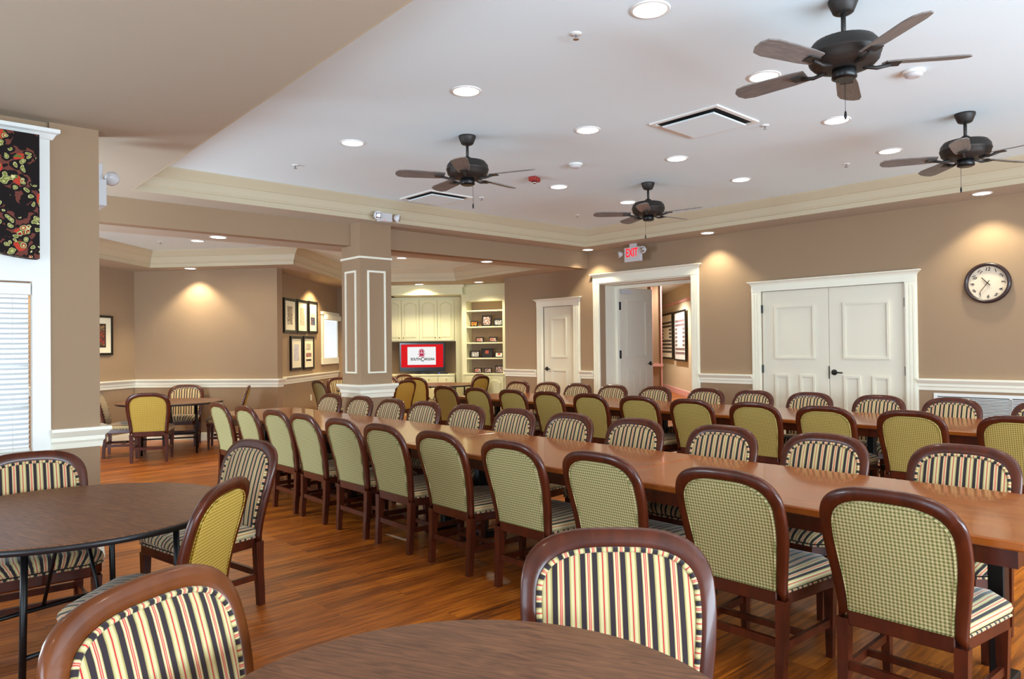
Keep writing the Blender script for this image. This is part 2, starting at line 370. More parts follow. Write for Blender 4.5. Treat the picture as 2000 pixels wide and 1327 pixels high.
# right wall with its three openings
D2 = (3.195, 5.035, 2.19); HO = (6.151, 7.938, 2.515); D1 = (8.535, 9.285, 2.185); WT = .14
b = MB()
for y0, y1, z0, z1 in ((-4.2, D2[0], 0, ZS), (D2[0], D2[1], D2[2], ZS), (D2[1], HO[0], 0, ZS), (HO[0], HO[1], HO[2], ZS), (HO[1], D1[0], 0, ZS), (D1[0], D1[1], D1[2], ZS), (D1[1], 10.32, 0, ZS)):
    b.box(W, y0, z0, W+WT, y1, z1)
struct(b.build('wall_right', MT['wall']))
def wall_strip(name, pts, z0, z1, t=.12, m='wall'):
    return struct(MB().sweep(pts, [(0, z0), (0, z1), (t, z1), (t, z0)], False, 1).build(name, MT[m]))
wall_strip('wall_back', [(-.9, 9.72), (2.84, 12.58), (3.47, 13.06), (5.07, 11.145), (5.18, 11.20), (5.463, 11.802), (7.74, 14.05), (8.30, 13.49), (8.57, 13.64)], 0, ZAC)
wall_strip('wall_back', [(9.25, 10.32)][::-1]+[(10.35, 10.30)], 0, ZAC, -.1)
wall_strip('wall_back', [(8.30, 13.49), (8.80, 14.25), (11.0, 12.05), (10.9, 10.2)], 0, ZAC, .1)
# wall end at the left with the window, and the unseen sides of the room
struct(MB().box(1.015, 5.83, 0, 1.32, 6.03, ZS).build('wall_front', MT['wall']))
b = MB().box(-3.2, 5.84, 0, -1.15, 5.86, ZS).box(-3.2, 5.86, 0, 1.015, 6.03, .78).box(-3.2, 5.86, 2.0, 1.015, 6.03, ZS).box(.93, 5.86, .78, 1.015, 6.03, 2.0).box(-3.2, 5.86, .78, -1.0, 6.03, 2.0)
struct(b.build('wall_front', MT['wall']))
b = MB()
for y0, y1, z0, z1 in ((-4.2, -2.2, 0, ZS), (4.2, 6, 0, ZS), (-2.2, 4.2, 0, .75), (-2.2, 4.2, 2.8, ZS)): b.box(-3.2, y0, z0, -3.0, y1, z1)
b.box(-1.1, 6.03, 0, -.9, 10, ZS)
struct(b.build('wall_left', MT['wall']))
struct(MB().box(-3.2, -4.2, 0, 9.4, -4.0, ZS).build('wall_rear', MT['wall']))

def frame_of(a, b_):
    return (a[0], a[1], 0), math.atan2(b_[1]-a[1], b_[0]-a[0])
# chair rail and baseboards
def rail_prof(z, k=1): return [(0, z-.135*k), (.012, z-.135*k), (.016, z-.10*k), (.026, z-.085*k), (.026, z-.06*k), (.04, z-.045*k), (.062, z-.02*k), (.062, z), (0, z)]
BASE = [(0, 0), (.022, 0), (.022, .015), (.016, .09), (.008, .125), (0, .13)]
RZ = 1.05
n = 1
def trims(name_i, path, z, side=1, closed=False, k=1, base=True, m='trim'):
    struct(MB().sweep(path, rail_prof(z, k), closed, side).build('trim_%d' % name_i, MT[m]))
    if base: struct(MB().sweep(path, BASE, closed, side).build('baseboard_%d' % name_i, MT[m]))
trims(5, [(W, 3.06), (W, -4)][::-1], RZ)
trims(6, [(W, 5.17), (W, 6.016)], RZ)
trims(7, [(W, 8.085), (W, 8.38)], RZ)
trims(8, [(W, 9.46), (W, 10.32)], RZ)
trims(9, [(-.9, 9.72), (2.84, 12.58), (3.47, 13.06), (5.07, 11.145), (5.18, 11.20), (5.463, 11.802), (7.74, 14.05)], 1.0, -1)
trims(10, [(1.015, 5.83), (1.32, 5.83), (1.32, 6.03)], .937, -1, k=1.05)
# column
CX0, CX1, CY0, CY1 = 4.722, 5.18, 7.98, 8.44
cp = [(CX0, CY0), (CX1, CY0), (CX1, CY1), (CX0, CY1)]
struct(MB().prism(cp, 0, ZS).build('wall_column', MT['wall']))
trims(11, cp, 1.015, -1, True, 1.25)
struct(MB().sweep(cp, [(0, 2.61), (.012, 2.61), (.012, 2.635), (0, 2.635)], True, -1).build('trim_12', MT['trim']))
b = MB()
for i in range(4):
    a, e = Vector(cp[i]), Vector(cp[(i+1) % 4]); d = (e-a).normalized(); nn = Vector((d.y, -d.x)); L = (e-a).length
    for s0, s1, z0, z1 in ((.10, .365, 1.155, 1.175), (.10, .365, 2.435, 2.46), (.10, .122, 1.175, 2.435), (.343, .365, 1.175, 2.435)):
        q = [a+d*s0, a+d*s1, a+d*s1+nn*.015, a+d*s0+nn*.015]
        b.prism([(p.x, p.y) for p in q][::-1], z0, z1)
struct(b.build('trim_13', MT['trim']))

# ------------------------------------------------------------------ doors
def casing(parent, w0, w1, ztop, cw, head=.14, depth=.022):
    # local frame: x along wall, -y into the room; opening x w0..w1
    b = MB()
    for x0, x1 in ((w0-cw, w0), (w1, w1+cw)):
        b.box(x0, -depth, 0, x1, 0, ztop)
        for k in range(3):
            xa = x0+(x1-x0)*(.1+.3*k); b.box(xa, -depth-.008, .18, xa+(x1-x0)*.2, -depth, ztop-.03)
    b.box(w0-cw, -depth-.004, ztop, w1+cw, 0, ztop+head*.62)
    pr = [(0, 0), (.004, 0), (.012, .02), (.03, .035), (.045, .045), (.045, .055), (0, .055)]
    zt = ztop+head*.6
    b2 = [(w0-cw, 0), (w0-cw, -depth), (w1+cw, -depth), (w1+cw, 0)]
    b.sweep(b2, [(o, zt+z) for o, z in pr], False, -1)
    return b.build('frame', MT['trim'], parent)
def leaf_mb(x0, x1, z1, inset=.02):
    b = MB().box(x0, inset, .01, x1, inset+.04, z1)
    wd = x1-x0; m = .18
    def pan(a, c, zz0, zz1):
        b.frame(a, zz0, c, zz1, .026, inset-.020, inset); b.frame(a+.026, zz0+.026, c-.026, zz1-.026, .012, inset-.010, inset)
    pan(x0+m, x1-m, 1.27, z1-.20)
    if wd > .8:
        mid = (x0+x1)/2; pan(x0+m, mid-.07, .25, 1.06); pan(mid+.07, x1-m, .25, 1.06)
    else: pan(x0+m, x1-m, .25, 1.06)
    return b
def hinge(parent, x, z, y=.01): return MB().bbox(x-.012, y-.02, z-.055, x+.012, y+.015, z+.055, .003).build('hinge', MT['blackm'], parent)
def lever(parent, x, z, dirx, y=.02):
    b = MB()
    rings = []
    for r, yy in ((.036, y), (.036, y-.012), (.014, y-.016), (.012, y-.05)): rings.append([(x+r*math.cos(2*PI*i/16), yy, z+r*math.sin(2*PI*i/16)) for i in range(16)])
    b.ring_loft(rings); b.tube([(x, y-.05, z), (x+dirx*.04, y-.055, z), (x+dirx*.12, y-.05, z-.004)], .0095)
    return b.build('handle', MT['blackm'], parent)
RW = -PI/2
def wy(y, y0): return y0-y                      # right wall: local x from world y, origin at y0
# closed double door
o = empty('door_1', (W, 5.035, 0), RW, kind='structure'); WD = 5.035-3.195
casing(o, 0, WD, 2.19, .135)
for k, (a, c) in enumerate(((.004, WD/2-.003), (WD/2+.003, WD-.004))):
    lf = leaf_mb(a, c, 2.185).build('leaf', MT['door'], o)
    for z in (.3, 1.13, 1.95): hinge(lf, (a-.002 if k == 0 else c+.002), z, .012)
    if k: lever(lf, a+.06, 1.10, 1)
MB().box(WD/2-.005, .004, 1.02, WD/2+.003, .016, 1.18).build('strike_plate', MT['blackm'], o)
struct(MB().box(WD*0, .06, 0, WD, .12, 2.19).build('door_backing', MT['door'], o))
# small closed door
o = empty('door_2', (W, 9.285, 0), RW, kind='structure')
casing(o, 0, .75, 2.185, .15)
lf = leaf_mb(.004, .746, 2.18).build('leaf', MT['door'], o)
for z in (.3, 1.13, 1.95): hinge(lf, .75, z, .012)
lever(lf, .07, 1.07, 1)
# open doorway to the hall, deep reveal, one leaf swung away
o = empty('door_3', (W, HO[1], 0), RW, kind='structure'); WH = HO[1]-HO[0]
casing(o, 0, WH, HO[2], .135, .17)
DR = .46
b = MB().box(-.1, WT, 0, 0, DR, 2.9).box(WH, WT, 0, WH+.1, DR, 2.9).box(0, WT, HO[2]-.03, WH, DR, 2.9)
b.box(0, -.0, HO[2]-.02, WH, WT, HO[2])
b.build('jamb', MT['door'], o)
MB().frame(0, -.2, WH, HO[2]-.03, .05, DR-.06, DR).build('door_stop', MT['trim'], o)
lf = leaf_mb(0, .885, 2.47, 0).build('leaf', MT['door'], o); lf.location = (.03, DR+.01, 0); lf.rotation_euler.z = math.radians(88)
for z in (.62, 1.32, 2.15): MB().bbox(-.03, -.025, z-.07, .02, .02, z+.07, .003).build('hinge', MT['blackm'], lf)
MB().box(-.012, -.012, .02, .0, .03, 2.46).build('leaf_edge', MT['blackm'], lf)
MB().box(.02, -.05, 2.36, .26, .0, 2.43).build('door_closer', MT['plastic'], lf)
lever(lf, .82, 1.15, -1, 0)

# ------------------------------------------------------------------ hall seen through the open doorway
ha, hb = (20.86, 15.11), (12.0, 6.25)
wall_strip('wall_hall', [(21.9, 16.2), (12.2, 6.5)], 0, 3.25, .12, 'hall')
struct(MB().sweep([(21.9, 16.2), (12.2, 6.5)], [(0, 0), (-.03, 0), (-.03, .15), (0, .16)], False, 1).build('baseboard_hall', MT['pink']))
struct(MB().sweep([(21.9, 16.2), (12.2, 6.5)], [(0, 2.72), (-.03, 2.72), (-.03, 2.80), (0, 2.80)], False, 1).build('trim_14', MT['pink']))
wall_strip('wall_hall', [(9.9, 8.2), (17.5, 15.9)], 0, 3.25, .12, 'hall')
struct(MB().box(9.81, 5.0, 3.2, 24, 20, 3.3).build('ceiling', MT['ceil']))
struct(MB().prism([(17.35, 14.8), (18.3, 14.8), (21.9, 16.2), (21.9, 17.5), (17.4, 17.5)], 0, 3.2).build('wall_hall', MT['hall']))
MBc = MB().box(-.115, -.2, 0, .115, .2, 3.15)
struct(MBc.build('wall_column', MT['wall'], None, (13.33, 9.84, 0), math.radians(-42)))
b = MB()
for x in (-.12, .09): b.box(x, -.222, .0, x+.03, -.2, 3.1)
b.box(-.135, -.23, 1.0, .135, .2, 1.06); b.box(-.135, -.23, 2.85, .135, .2, 2.9); b.box(-.135, -.23, 0, .135, .2, .15)
struct(b.build('trim_15', MT['pink'], None, (13.33, 9.84, 0), math.radians(-42)))
def poster(p, wd, z0, z1, label, light):
    rz = math.atan2(-1, -1)
    o = empty('framed_poster', (p[0], p[1], 0), rz, label, 'poster', 'composite posters on the hall wall')
    n_ = -.02
    MB().frame(0, z0, wd, z1, .05, n_-.02, n_+.015).build('frame', MT['black'], o)
    MB().box(.04, n_, z0+.04, wd-.04, n_+.012, z1-.04).build('print', MT['matb'] if not light else MT['white'], o)
    b = MB(); h = (z1-z0-.3)/10
    for r in range(9):
        z = z1-.22-h*(r+.7)
        cols = range(9) if (r in (0, 1, 5, 6, 7, 8) and not light) or r > 6 or r < 2 else (0, 1, 7, 8)
        for c in cols: b.box(.15+(wd-.3)*c/9, n_-.004, z-h*.3, .15+(wd-.3)*(c+.82)/9, n_, z+h*.3)
    b.build('portrait_rows', MT['ink'] if not light else mat('faded_ink', srgb(120, 96, 96), .6, noise=.1), o)
dd = 2**-.5
def hallpt(t): return (20.56-dd*t-.03, 14.80-dd*t+.03)
poster((20.50, 14.86), 2.28, 1.03, 2.49, 'tall composite portrait poster in black frame on the hall wall, farther from the doorway edge', False)
poster((18.62, 12.98), 1.75, 1.0, 2.48, 'pale composite portrait poster on the hall wall beside the right jamb of the open doorway', True)

# ------------------------------------------------------------------ left window with blind and valance
o = empty('window_1', (0, 5.83, 0), 0, kind='structure')
b = MB().box(.91, -.02, .80, 1.015, .03, 2.96).box(-1.1, -.02, 1.95, .91, .03, 2.96).box(-1.1, -.02, .80, -1.0, .03, 1.95)
b.build('frame', MT['white'], o)
b = MB().sweep([(-1.15, -.02), (1.02, -.02), (1.02, .03)], [(0, 2.93), (.01, 2.93), (.03, 2.965), (.05, 2.975), (.05, 3.0), (0, 3.0)], False, -1); b.build('cornice', MT['white'], o)
MB().bbox(-1.1, -.075, .765, 1.03, .0, .80).build('sill', MT['white'], o)
b = MB().box(-1.0, .14, .79, .91, .15, 1.95); b.build('pane', MT['sky'], o)
b = MB()
for x in (-.6, -.2, .2, .6): b.box(x, .12, .79, x+.02, .14, 1.95)
for z in (1.08, 1.37, 1.66): b.box(-1, .12, z, .91, .14, z+.02)
b.build('muntins', MT['white'], o)
o = empty('window_blind', (0, 5.83, 0), 0, 'white horizontal slatted blind in the left window', 'window blind')
MB().bbox(-.99, -.005, 1.86, .905, .05, 1.938).build('head_rail', MT['white'], o)
b = MB(); z = .84
while z < 1.85:
    b.add([(-.98, .005, z), (.895, .005, z), (.895, .045, z+.012), (-.98, .045, z+.012), (-.98, .006, z+.003), (.895, .006, z+.003), (.895, .046, z+.015), (-.98, .046, z+.015)],
          [(3, 2, 1, 0), (4, 5, 6, 7), (0, 1, 5, 4), (2, 3, 7, 6), (1, 2, 6, 5), (3, 0, 4, 7)]); z += .034
b.build('slats', MT['slat'], o)
MB().bbox(-.98, .005, .80, .895, .045, .825).build('bottom_rail', MT['white'], o)
b = MB()
for x in (-.6, .1, .80): b.tube([(x, 0, .81), (x, 0, 1.87)], .0015, 5)
b.build('cords', MT['white'], o)
b = MB(); poly = [(-1.05, 2.925), (.935, 2.925), (.935, 2.095)]
for i in range(1, 14):
    t = i/13; poly.append((.935-.62*t, 2.095+.10*(.5-.5*math.cos(PI*t))+.0*t))
poly += [(-.4, 2.13), (-1.05, 2.095)]
b.plate(poly, 5.69, 5.79)
tag(b.build('valance', MT['floral'], None), 'black floral fabric valance with wavy lower edge above the left window', 'valance')
# daylight windows that are out of the picture
for nm, loc, rz, wd in (('window_2', (-3.0, -2.2, 0), PI/2, 6.4), ):
    o = empty(nm, loc, rz, kind='structure')
    MB().box(0, .1, .75, wd, .12, 2.8).build('pane', MT['sky'], o)
    b = MB()
    for i in range(5): b.box(wd*i/4-.04, .0, .75, wd*i/4+.04, .1, 2.8)
    b.box(0, 0, 1.8, wd, .1, 1.86); b.build('window_frame', MT['white'], o)

# ------------------------------------------------------------------ recessed lights
lens_n = 0
def downlight(x, y, z, label, r=.095, group='recessed ceiling lights', power=30, col=(1, .90, .72), ang=150, blend=.8, sp=True):
    o = empty('recessed_light', (x, y, z), 0, label, 'ceiling light', group)
    n = 32
    b = MB(); b.ring_loft([[(rr*math.cos(2*PI*i/n), rr*math.sin(2*PI*i/n), zz) for i in range(n)] for rr, zz in ((r*1.16, 0), (r*1.14, -.006), (r*1.0, -.008), (r*.96, -.003))], cap=False)
    b.build('trim_ring', MT['white'], o)
    b = MB().lathe([(r*.985, -.0005), (r*.985, -.004)], n=n); b.build('lens', MT['glow'], o)
    if sp: spot('lamp', (x, y, z-.02), power, col, ang, blend, .07)
    return o
rows_y = (('nearest', [2.40, 2.49, 2.59, 2.67]), ('middle', [4.05, 4.11, 4.17, 4.24]), ('farthest', [5.74, 5.77, 5.80, 5.86]))
xs = [(3.25, 3.28, 3.33), (4.66, 4.66, 4.68), (6.04, 6.05, 6.06), (7.40, 7.38, 7.40)]
colname = ['leftmost in', 'second from left in', 'third from left in', 'rightmost in']
for r_, (nm, ys) in enumerate(rows_y):
    for c_ in range(4):
        downlight(xs[c_][r_], ys[c_], ZC, 'round recessed light, %s the %s row of the tray ceiling' % (colname[c_], nm), power=26)
for x in (3.2, 4.6, 6.0, 7.4):
    for y in (.8, -.9): spot('lamp', (x, y, ZC-.02), 26, (1, .90, .72), 125, .7, .07)
for x, y in ((-.4, 3.9), (-.4, 1.0), (.5, -1.5)): spot('lamp', (x, y, ZS-.02), 16, (1, .90, .72), 115, .7, .07)
WARM = (1, .90, .64)
for (x, y, z, lb, pw, an) in (
        (8.95, 2.31, ZS, 'recessed light in the right soffit above the wall clock', 88, 108),
        (8.99, 5.70, ZS, 'recessed light in the right soffit between the hall doorway and the double door', 88, 108),
        (8.98, 7.95, ZS, 'recessed light in the soffit corner left of the exit sign', 88, 108),
        (3.16, 8.50, ZA, 'recessed light in the underside of the beam, left of the column', 26, 110),
        (7.21, 8.45, ZA, 'recessed light in the underside of the beam, right of the column', 130, 145),
        (4.02, 12.02, ZA, 'recessed light washing the blank back wall of the left bay', 120, 112),
        (8.66, 12.30, ZA, 'recessed light washing the white fascia above the television', 110, 150),
        (9.34, 11.20, ZA, 'recessed light in front of the picture shelves', 110, 130),
        (3.68, 10.70, ZAC, 'recessed light in the lilac tray ceiling of the left bay', 90, 160),
        (7.10, 10.60, ZAC, 'recessed light in the small tray ceiling right of the column', 150, 160)):
    downlight(x, y, z, lb, r=.085 if z != ZS else .085, group='recessed soffit lights', power=pw, col=WARM, ang=an, blend=.5)
spot('lamp', (6.75, 12.55, ZA-.02), 220, (1, .78, .40), 130, .5, .06); spot('lamp', (1.55, 7.9, ZS-.02), 60, WARM, 112, .3, .06)
spot('lamp', (2.2, 11.2, ZA-.02), 130, (1, .78, .40), 130, .5, .06); spot('lamp', (13.5, 9.0, 3.1), 430, (1, .92, .82), 150, .6, .1); spot('lamp', (17.0, 12.8, 3.1), 480, (1, .92, .82), 150, .6, .1)
spot('lamp', (8.98, .2, ZS-.02), 88, WARM, 108, .35, .06)

# ------------------------------------------------------------------ ceiling fans
def make_fan(loc, rz, label):
    o = empty('ceiling_fan', loc, rz, label, 'ceiling fan', 'ceiling fans')
    MB().lathe([(.078, 0), (.078, -.012), (.07, -.03), (.055, -.062), (.045, -.068), (.03, -.07)]).build('canopy', MT['bronze'], o)
    MB().lathe([(.013, -.06), (.013, -.19)], n=12).lathe([(.02, -.165), (.035, -.175), (.045, -.205)], n=16).build('downrod', MT['bronze'], o)
    b = MB(); nn = 60
    prof = [(.05, -.19), (.10, -.195), (.16, -.208), (.183, -.235), (.188, -.262), (.191, -.264), (.191, -.274), (.187, -.277), (.18, -.305), (.155, -.328), (.11, -.338), (.06, -.342)]
    b.ring_loft([[(r*(1+(.006 if i % 2 else -.003))*math.cos(2*PI*i/nn), r*(1+(.006 if i % 2 else -.003))*math.sin(2*PI*i/nn), z) for i in range(nn)] for r, z in prof])
    b.build('motor_housing', MT['bronze'], o)
    MB().lathe([(.062, -.338), (.064, -.36), (.066, -.385), (.05, -.393)]).build('switch_housing', MT['blackm'], o)
    b = MB().tube([(.068, 0, -.375), (.07, 0, -.53)], .0015, 6).lathe([(.001, -.525), (.006, -.535), (.008, -.555), (.004, -.57)], .07, 0, 10); b.build('pull_chain', MT['blackm'], o)
    o.scale = (.97, .97, 1.1)
    for k in range(5):
        a = 2*PI*k/5
        iron = MB().tube([(.10, 0, -.335), (.17, 0, -.345), (.24, 0, -.333)], .010, 6)
        iron.box(.22, -.035, -.333, .29, .035, -.327)
        io = iron.build('blade_iron', MT['bronze'], o); io.rotation_euler.z = a
        poly = [(.21, -.05), (.3, -.06), (.56, -.068), (.62, -.055), (.645, -.02), (.645, .02), (.62, .055), (.56, .068), (.3, .06), (.21, .05)]
        bl = MB().prism(poly, -.003, .004)
        bl.v = [(x, y, z+y*.2-.322) for x, y, z in bl.v]
        bo = bl.build('blade', MT['blade'], o); bo.rotation_euler.z = a
    return o
f0 = make_fan((3.95, 1.65, ZC), math.radians(20), 'dark bronze ceiling fan nearest the camera, its canopy at the top picture edge')
remember(f0)
for (x, y, a, lb) in ((6.67, 1.83, 47, 'dark bronze ceiling fan near the right wall, above the clock'), (3.99, 4.92, 8, 'dark bronze ceiling fan left of centre, beside the red strobe'),
                      (6.71, 5.02, 66, 'dark bronze ceiling fan farthest from camera, above the exit sign')):
    copy_tree(f0, (x, y, ZC), math.radians(a), lb)

# ------------------------------------------------------------------ ceiling fittings
def vent(x, y, z, sz, label):
    o = empty('ceiling_vent', (x, y, z), 0, label, 'ceiling vent', 'square ceiling diffusers')
    h = sz/2
    b = MB()
    for (a0, b0, a1, b1) in ((-h, -h, h, -h+.035), (-h, h-.035, h, h), (-h, -h+.035, -h+.035, h-.035), (h-.035, -h+.035, h, h-.035)): b.box(a0, b0, -.012, a1, b1, 0)
    b.build('frame', MT['white'], o)
    MB().box(-h+.035, -h+.035, -.003, h-.035, h-.035, -.001).build('shade_sheet', MT['darkgap'], o)  # black sheet under the ceiling, painted-in shade of the gap
    MB().bbox(-h+.075, -h+.075, -.035, h-.075, h-.075, -.022).build('face_plate', MT['ceil'], o)
vent(5.24, 3.34, ZC, .64, 'square ceiling diffuser between the fans at the upper right')
vent(5.33, 7.19, ZC, .64, 'square ceiling diffuser above the column, near the crown moulding')
vent(8.05, 10.15, ZAC, .60, 'square ceiling diffuser in the small tray right of the column')
spk = [((3.17, 2.88, ZC), 'sprinkler head near the top centre of the ceiling'), ((5.71, 3.05, ZC), 'sprinkler head right of the near ceiling diffuser'), ((7.58, 3.16, ZC), 'sprinkler head near the right crown moulding'),
       ((3.30, 6.81, ZC), 'sprinkler head at the left above the crown moulding'), ((5.76, 6.83, ZC), 'sprinkler head just beyond the left fan'), ((7.56, 6.88, ZC), 'sprinkler head near the far corner of the tray ceiling'), ((3.30, 11.1, ZAC), 'sprinkler head in the left bay ceiling')]
for p, lb in spk:
    o = empty('sprinkler_head', p, 0, lb, 'sprinkler', 'ceiling sprinklers')
    MB().lathe([(.035, 0), (.035, -.004), (.014, -.007)], n=20).build('escutcheon', MT['white'], o)
    MB().lathe([(.006, -.004), (.006, -.03), (.018, -.033), (.018, -.036)], n=12).build('deflector', MT['chrome'], o)
for p, lb in (((5.35, 1.77, ZC), 'white round smoke detector beside the nearest fan'), ((5.43, 4.96, ZC), 'white round smoke detector beyond the red strobe')):
    o = empty('smoke_detector', p, 0, lb, 'smoke detector')
    MB().lathe([(.07, 0), (.07, -.012), (.062, -.02)]).build('base', MT['white'], o); MB().lathe([(.058, -.018), (.055, -.035), (.035, -.045)]).build('sensor_cover', MT['plastic'], o)
o = empty('strobe_alarm', (5.51, 5.64, ZC), math.radians(20), 'red fire alarm strobe on the ceiling beside the left fan', 'fire alarm')
MB().bbox(-.065, -.045, -.05, .065, .045, 0, .008).build('housing', MT['red'], o); MB().lathe([(.02, -.05), (.022, -.065), (.01, -.075)], n=16).build('lens', MT['chrome'], o)

# twin head emergency light above the column, exit signs
def lamp_head(o, x, z, y, tilt, r=.055):
    b = MB(); rings = []
    for rr, yy in ((.012, .03), (.03, .02), (r, -.03), (r, -.045), (r*.8, -.05)): rings.append([(rr*math.cos(2*PI*i/20), yy, rr*math.sin(2*PI*i/20)) for i in range(20)])
    b.ring_loft(rings)
    h = b.build('lamp_head', MT['plastic'], o); h.location = (x, y, z); h.rotation_euler = (math.radians(12), 0, tilt)
    g = MB().ring_loft([[(rr*math.cos(2*PI*i/4+PI/4), yy, rr*math.sin(2*PI*i/4+PI/4)) for i in range(4)] for rr, yy in ((r*.85, -.05), (r*.5, -.058))]); g.build('reflector', MT['chrome'], h)
o = empty('emergency_light', (4.90, 7.70, 3.10), 0, 'white twin-head emergency light mounted above the column', 'emergency light')
MB().bbox(-.07, -.04, -.055, .10, .055, .05, .006).build('housing', MT['plastic'], o)
lamp_head(o, -.115, .01, -.03, math.radians(-12)); lamp_head(o, .155, .005, -.03, math.radians(50))
MB().box(-.02, -.043, -.045, -.012, -.04, -.037).build('indicator', MT['exitred'], o)
o = empty('exit_sign', (9.0, 7.21, 2.78), RW, 'white exit sign with red letters and twin lamp heads above the open doorway', 'exit sign')
MB().bbox(0, 0, 0, .32, .05, .225, .004).build('housing', MT['plastic'], o)
MB().bbox(.10, .005, .225, .22, .045, .28, .003).build('canopy', MT['plastic'], o)
text('lettering', 'EXIT', .185, MT['exitred'], o, (.15, -.002, .135), (PI/2, 0, 0), .002, xs=.62)
lamp_head(o, -.075, .14, .02, math.radians(-35), .05); lamp_head(o, .375, .17, .02, math.radians(0), .058)
o = empty('exit_sign', (1.39, 6.05, 2.76), math.radians(90), 'edge of an exit sign with a lamp head, half hidden behind the left pillar', 'exit sign')
MB().bbox(-.01, -.03, -.2, .3, .03, .0, .004).build('housing', MT['plastic'], o)
MB().bbox(.06, -.02, .0, .2, .02, .13, .003).build('canopy', MT['plastic'], o)
lamp_head(o, .02, .03, -.06, math.radians(60), .055)

# ------------------------------------------------------------------ wall clock
o = empty('wall_clock', (W, 2.342, 2.115), RW, 'round wall clock with dark rim at the right', 'clock')
n = 48
def yring(r, y, n=48): return [(r*math.cos(2*PI*i/n), y, r*math.sin(2*PI*i/n)) for i in range(n)]
MB().ring_loft([yring(.222, 0), yring(.225, -.02), yring(.222, -.045), yring(.208, -.055), yring(.192, -.05), yring(.186, -.03), yring(.186, -.012)], cap=False).build('rim', mat('clock_rim', srgb(44, 24, 24), .35, noise=.2, coat=.3), o)
MB().ring_loft([yring(.188, -.005), yring(.188, -.016)]).build('dial', MT['clockface'], o)
for h in range(1, 13):
    a = math.radians(90-30*h)
    text('numeral', str(h), .052, MT['ink'], o, (.150*math.cos(a), -.018, .150*math.sin(a)), (PI/2, -(math.radians(30*h) if h not in (6, 12, 5, 7) else (math.radians(30*h)-PI if h in (5, 7) else 0)), 0), .001, italic=.2)
def hand(ang, L, wd, nm, y):
    h = MB().plate([(-wd, -.035), (wd, -.035), (wd*.8, L), (-wd*.8, L)], y-.003, y).build(nm, MT['ink'], o); h.rotation_euler.y = math.radians(ang)
hand(360-42, .085, .005, 'hour_hand', -.024); hand(216, .125, .004, 'minute_hand', -.030)

# return-air grille below the rail at the right
o = empty('wall_grille', (W, 2.90, 0), RW, 'white louvred return grille low on the right wall behind the chairs', 'vent')
MB().frame(0, .36, 1.5, .885, .035, -.015, 0).box(.74, -.012, .39, .765, 0, .85).build('frame', MT['white'], o)
b = MB(); z = .40
while z < .845: b.box(.035, -.012, z, 1.465, -.002, z+.008); z += .0165
b.build('louvres', MT['white'], o); MB().box(.03, -.0015, .39, 1.47, -.0005, .86).build('shade_sheet', mat('grille_shadow', srgb(96, 96, 96), .8, noise=.05), o)  # grey sheet behind the louvres, their shade put in as colour

# ------------------------------------------------------------------ television wall
TVA, TVR = (8.30, 13.83), -PI/4          # plane x+y=22.13, local x along it
TO = Vector((8.55, 13.58)); DU = Vector((dd, -dd))
def tvs(x): return (x-TO.x)/dd           # local coordinate from world x on that plane
o = empty('fascia', (8.36, 12.912, 0), TVR, 'white boxed fascia above the television cabinets', 'fascia')
fl = (9.43-8.36)/dd
MB().box(0, 0, 2.575, fl, .58, ZA-.002).build('fascia_board', MT['cab'], o)
MB().box(-.0, -.02, 2.575, fl+.02, 0, 2.60).box(-.0, -.03, ZA-.06, fl+.03, 0, ZA-.002).build('moulding', MT['cab'], o)
def arch_door(x0, x1, z0, z1, name, parent, knobx=None, knobz=None, m='cab'):
    d = MB().bbox(x0+.004, -.022, z0+.004, x1-.004, 0, z1-.004, .003).build(name, MT[m], parent)
    ww = x1-x0; a, c = x0+.055, x1-.055; ht = z1-.055; dr = min(.06, .2*ww)
    outer = [(a, z0+.055), (c, z0+.055)]+[(c-(c-a)*i/12, ht-dr+dr*math.sin(PI*i/12)) for i in range(13)]
    def inn(k):
        cx, cz = (a+c)/2, (z0+.055+ht)/2
        return [(cx+(x-cx)*(1-k/(c-a)*2), cz+(z-cz)*(1-k/(ht-z0)*2)) for x, z in outer]
    b = MB(); rr = [[(x, y, z) for x, z in inn(k)] for k, y in ((0, -.022), (.008, -.03), (.014, -.022), (.03, -.032))]
    b.ring_loft(rr, cap=True, smooth=False); b.build('raised_panel', MT[m], d)
    if knobx is not None:
        k = MB(); k.ring_loft([[(knobx+r*math.cos(2*PI*i/12), y, knobz+r*math.sin(2*PI*i/12)) for i in range(12)] for r, y in ((.006, -.022), (.006, -.035), (.014, -.04), (.014, -.048), (.006, -.052))]); k.build('knob', MT['brass'], d)
    return d
o = empty('upper_cabinet', (TO.x, TO.y, 0), TVR, 'cream upper cabinet with arched doors above the television', 'cabinet')
e1, e2, e3, e4 = tvs(8.866), tvs(9.144), tvs(9.422), tvs(9.683)
e0 = e1-.39
MB().box(e0, 0, 1.61, e4+.028, .45, 2.57).build('carcass', MT['cab'], o)
for a, c, kx in ((e0, e1, e1-.045), (e1, e2, e1+.045), (e2, e3, e3-.045), (e3, e4, e3+.045)): arch_door(a, c, 1.625, 2.52, 'door', o, kx, 1.69)
o = empty('media_cabinet', (TO.x, TO.y, 0), TVR, 'cream base cabinet with countertop under the television', 'cabinet')
MB().bbox(e0, -.03, .86, e4+.0, .45, .90).build('countertop', MT['cab'], o)
MB().box(e0, 0, 0, e4, .45, .86).build('carcass', MT['cab'], o)
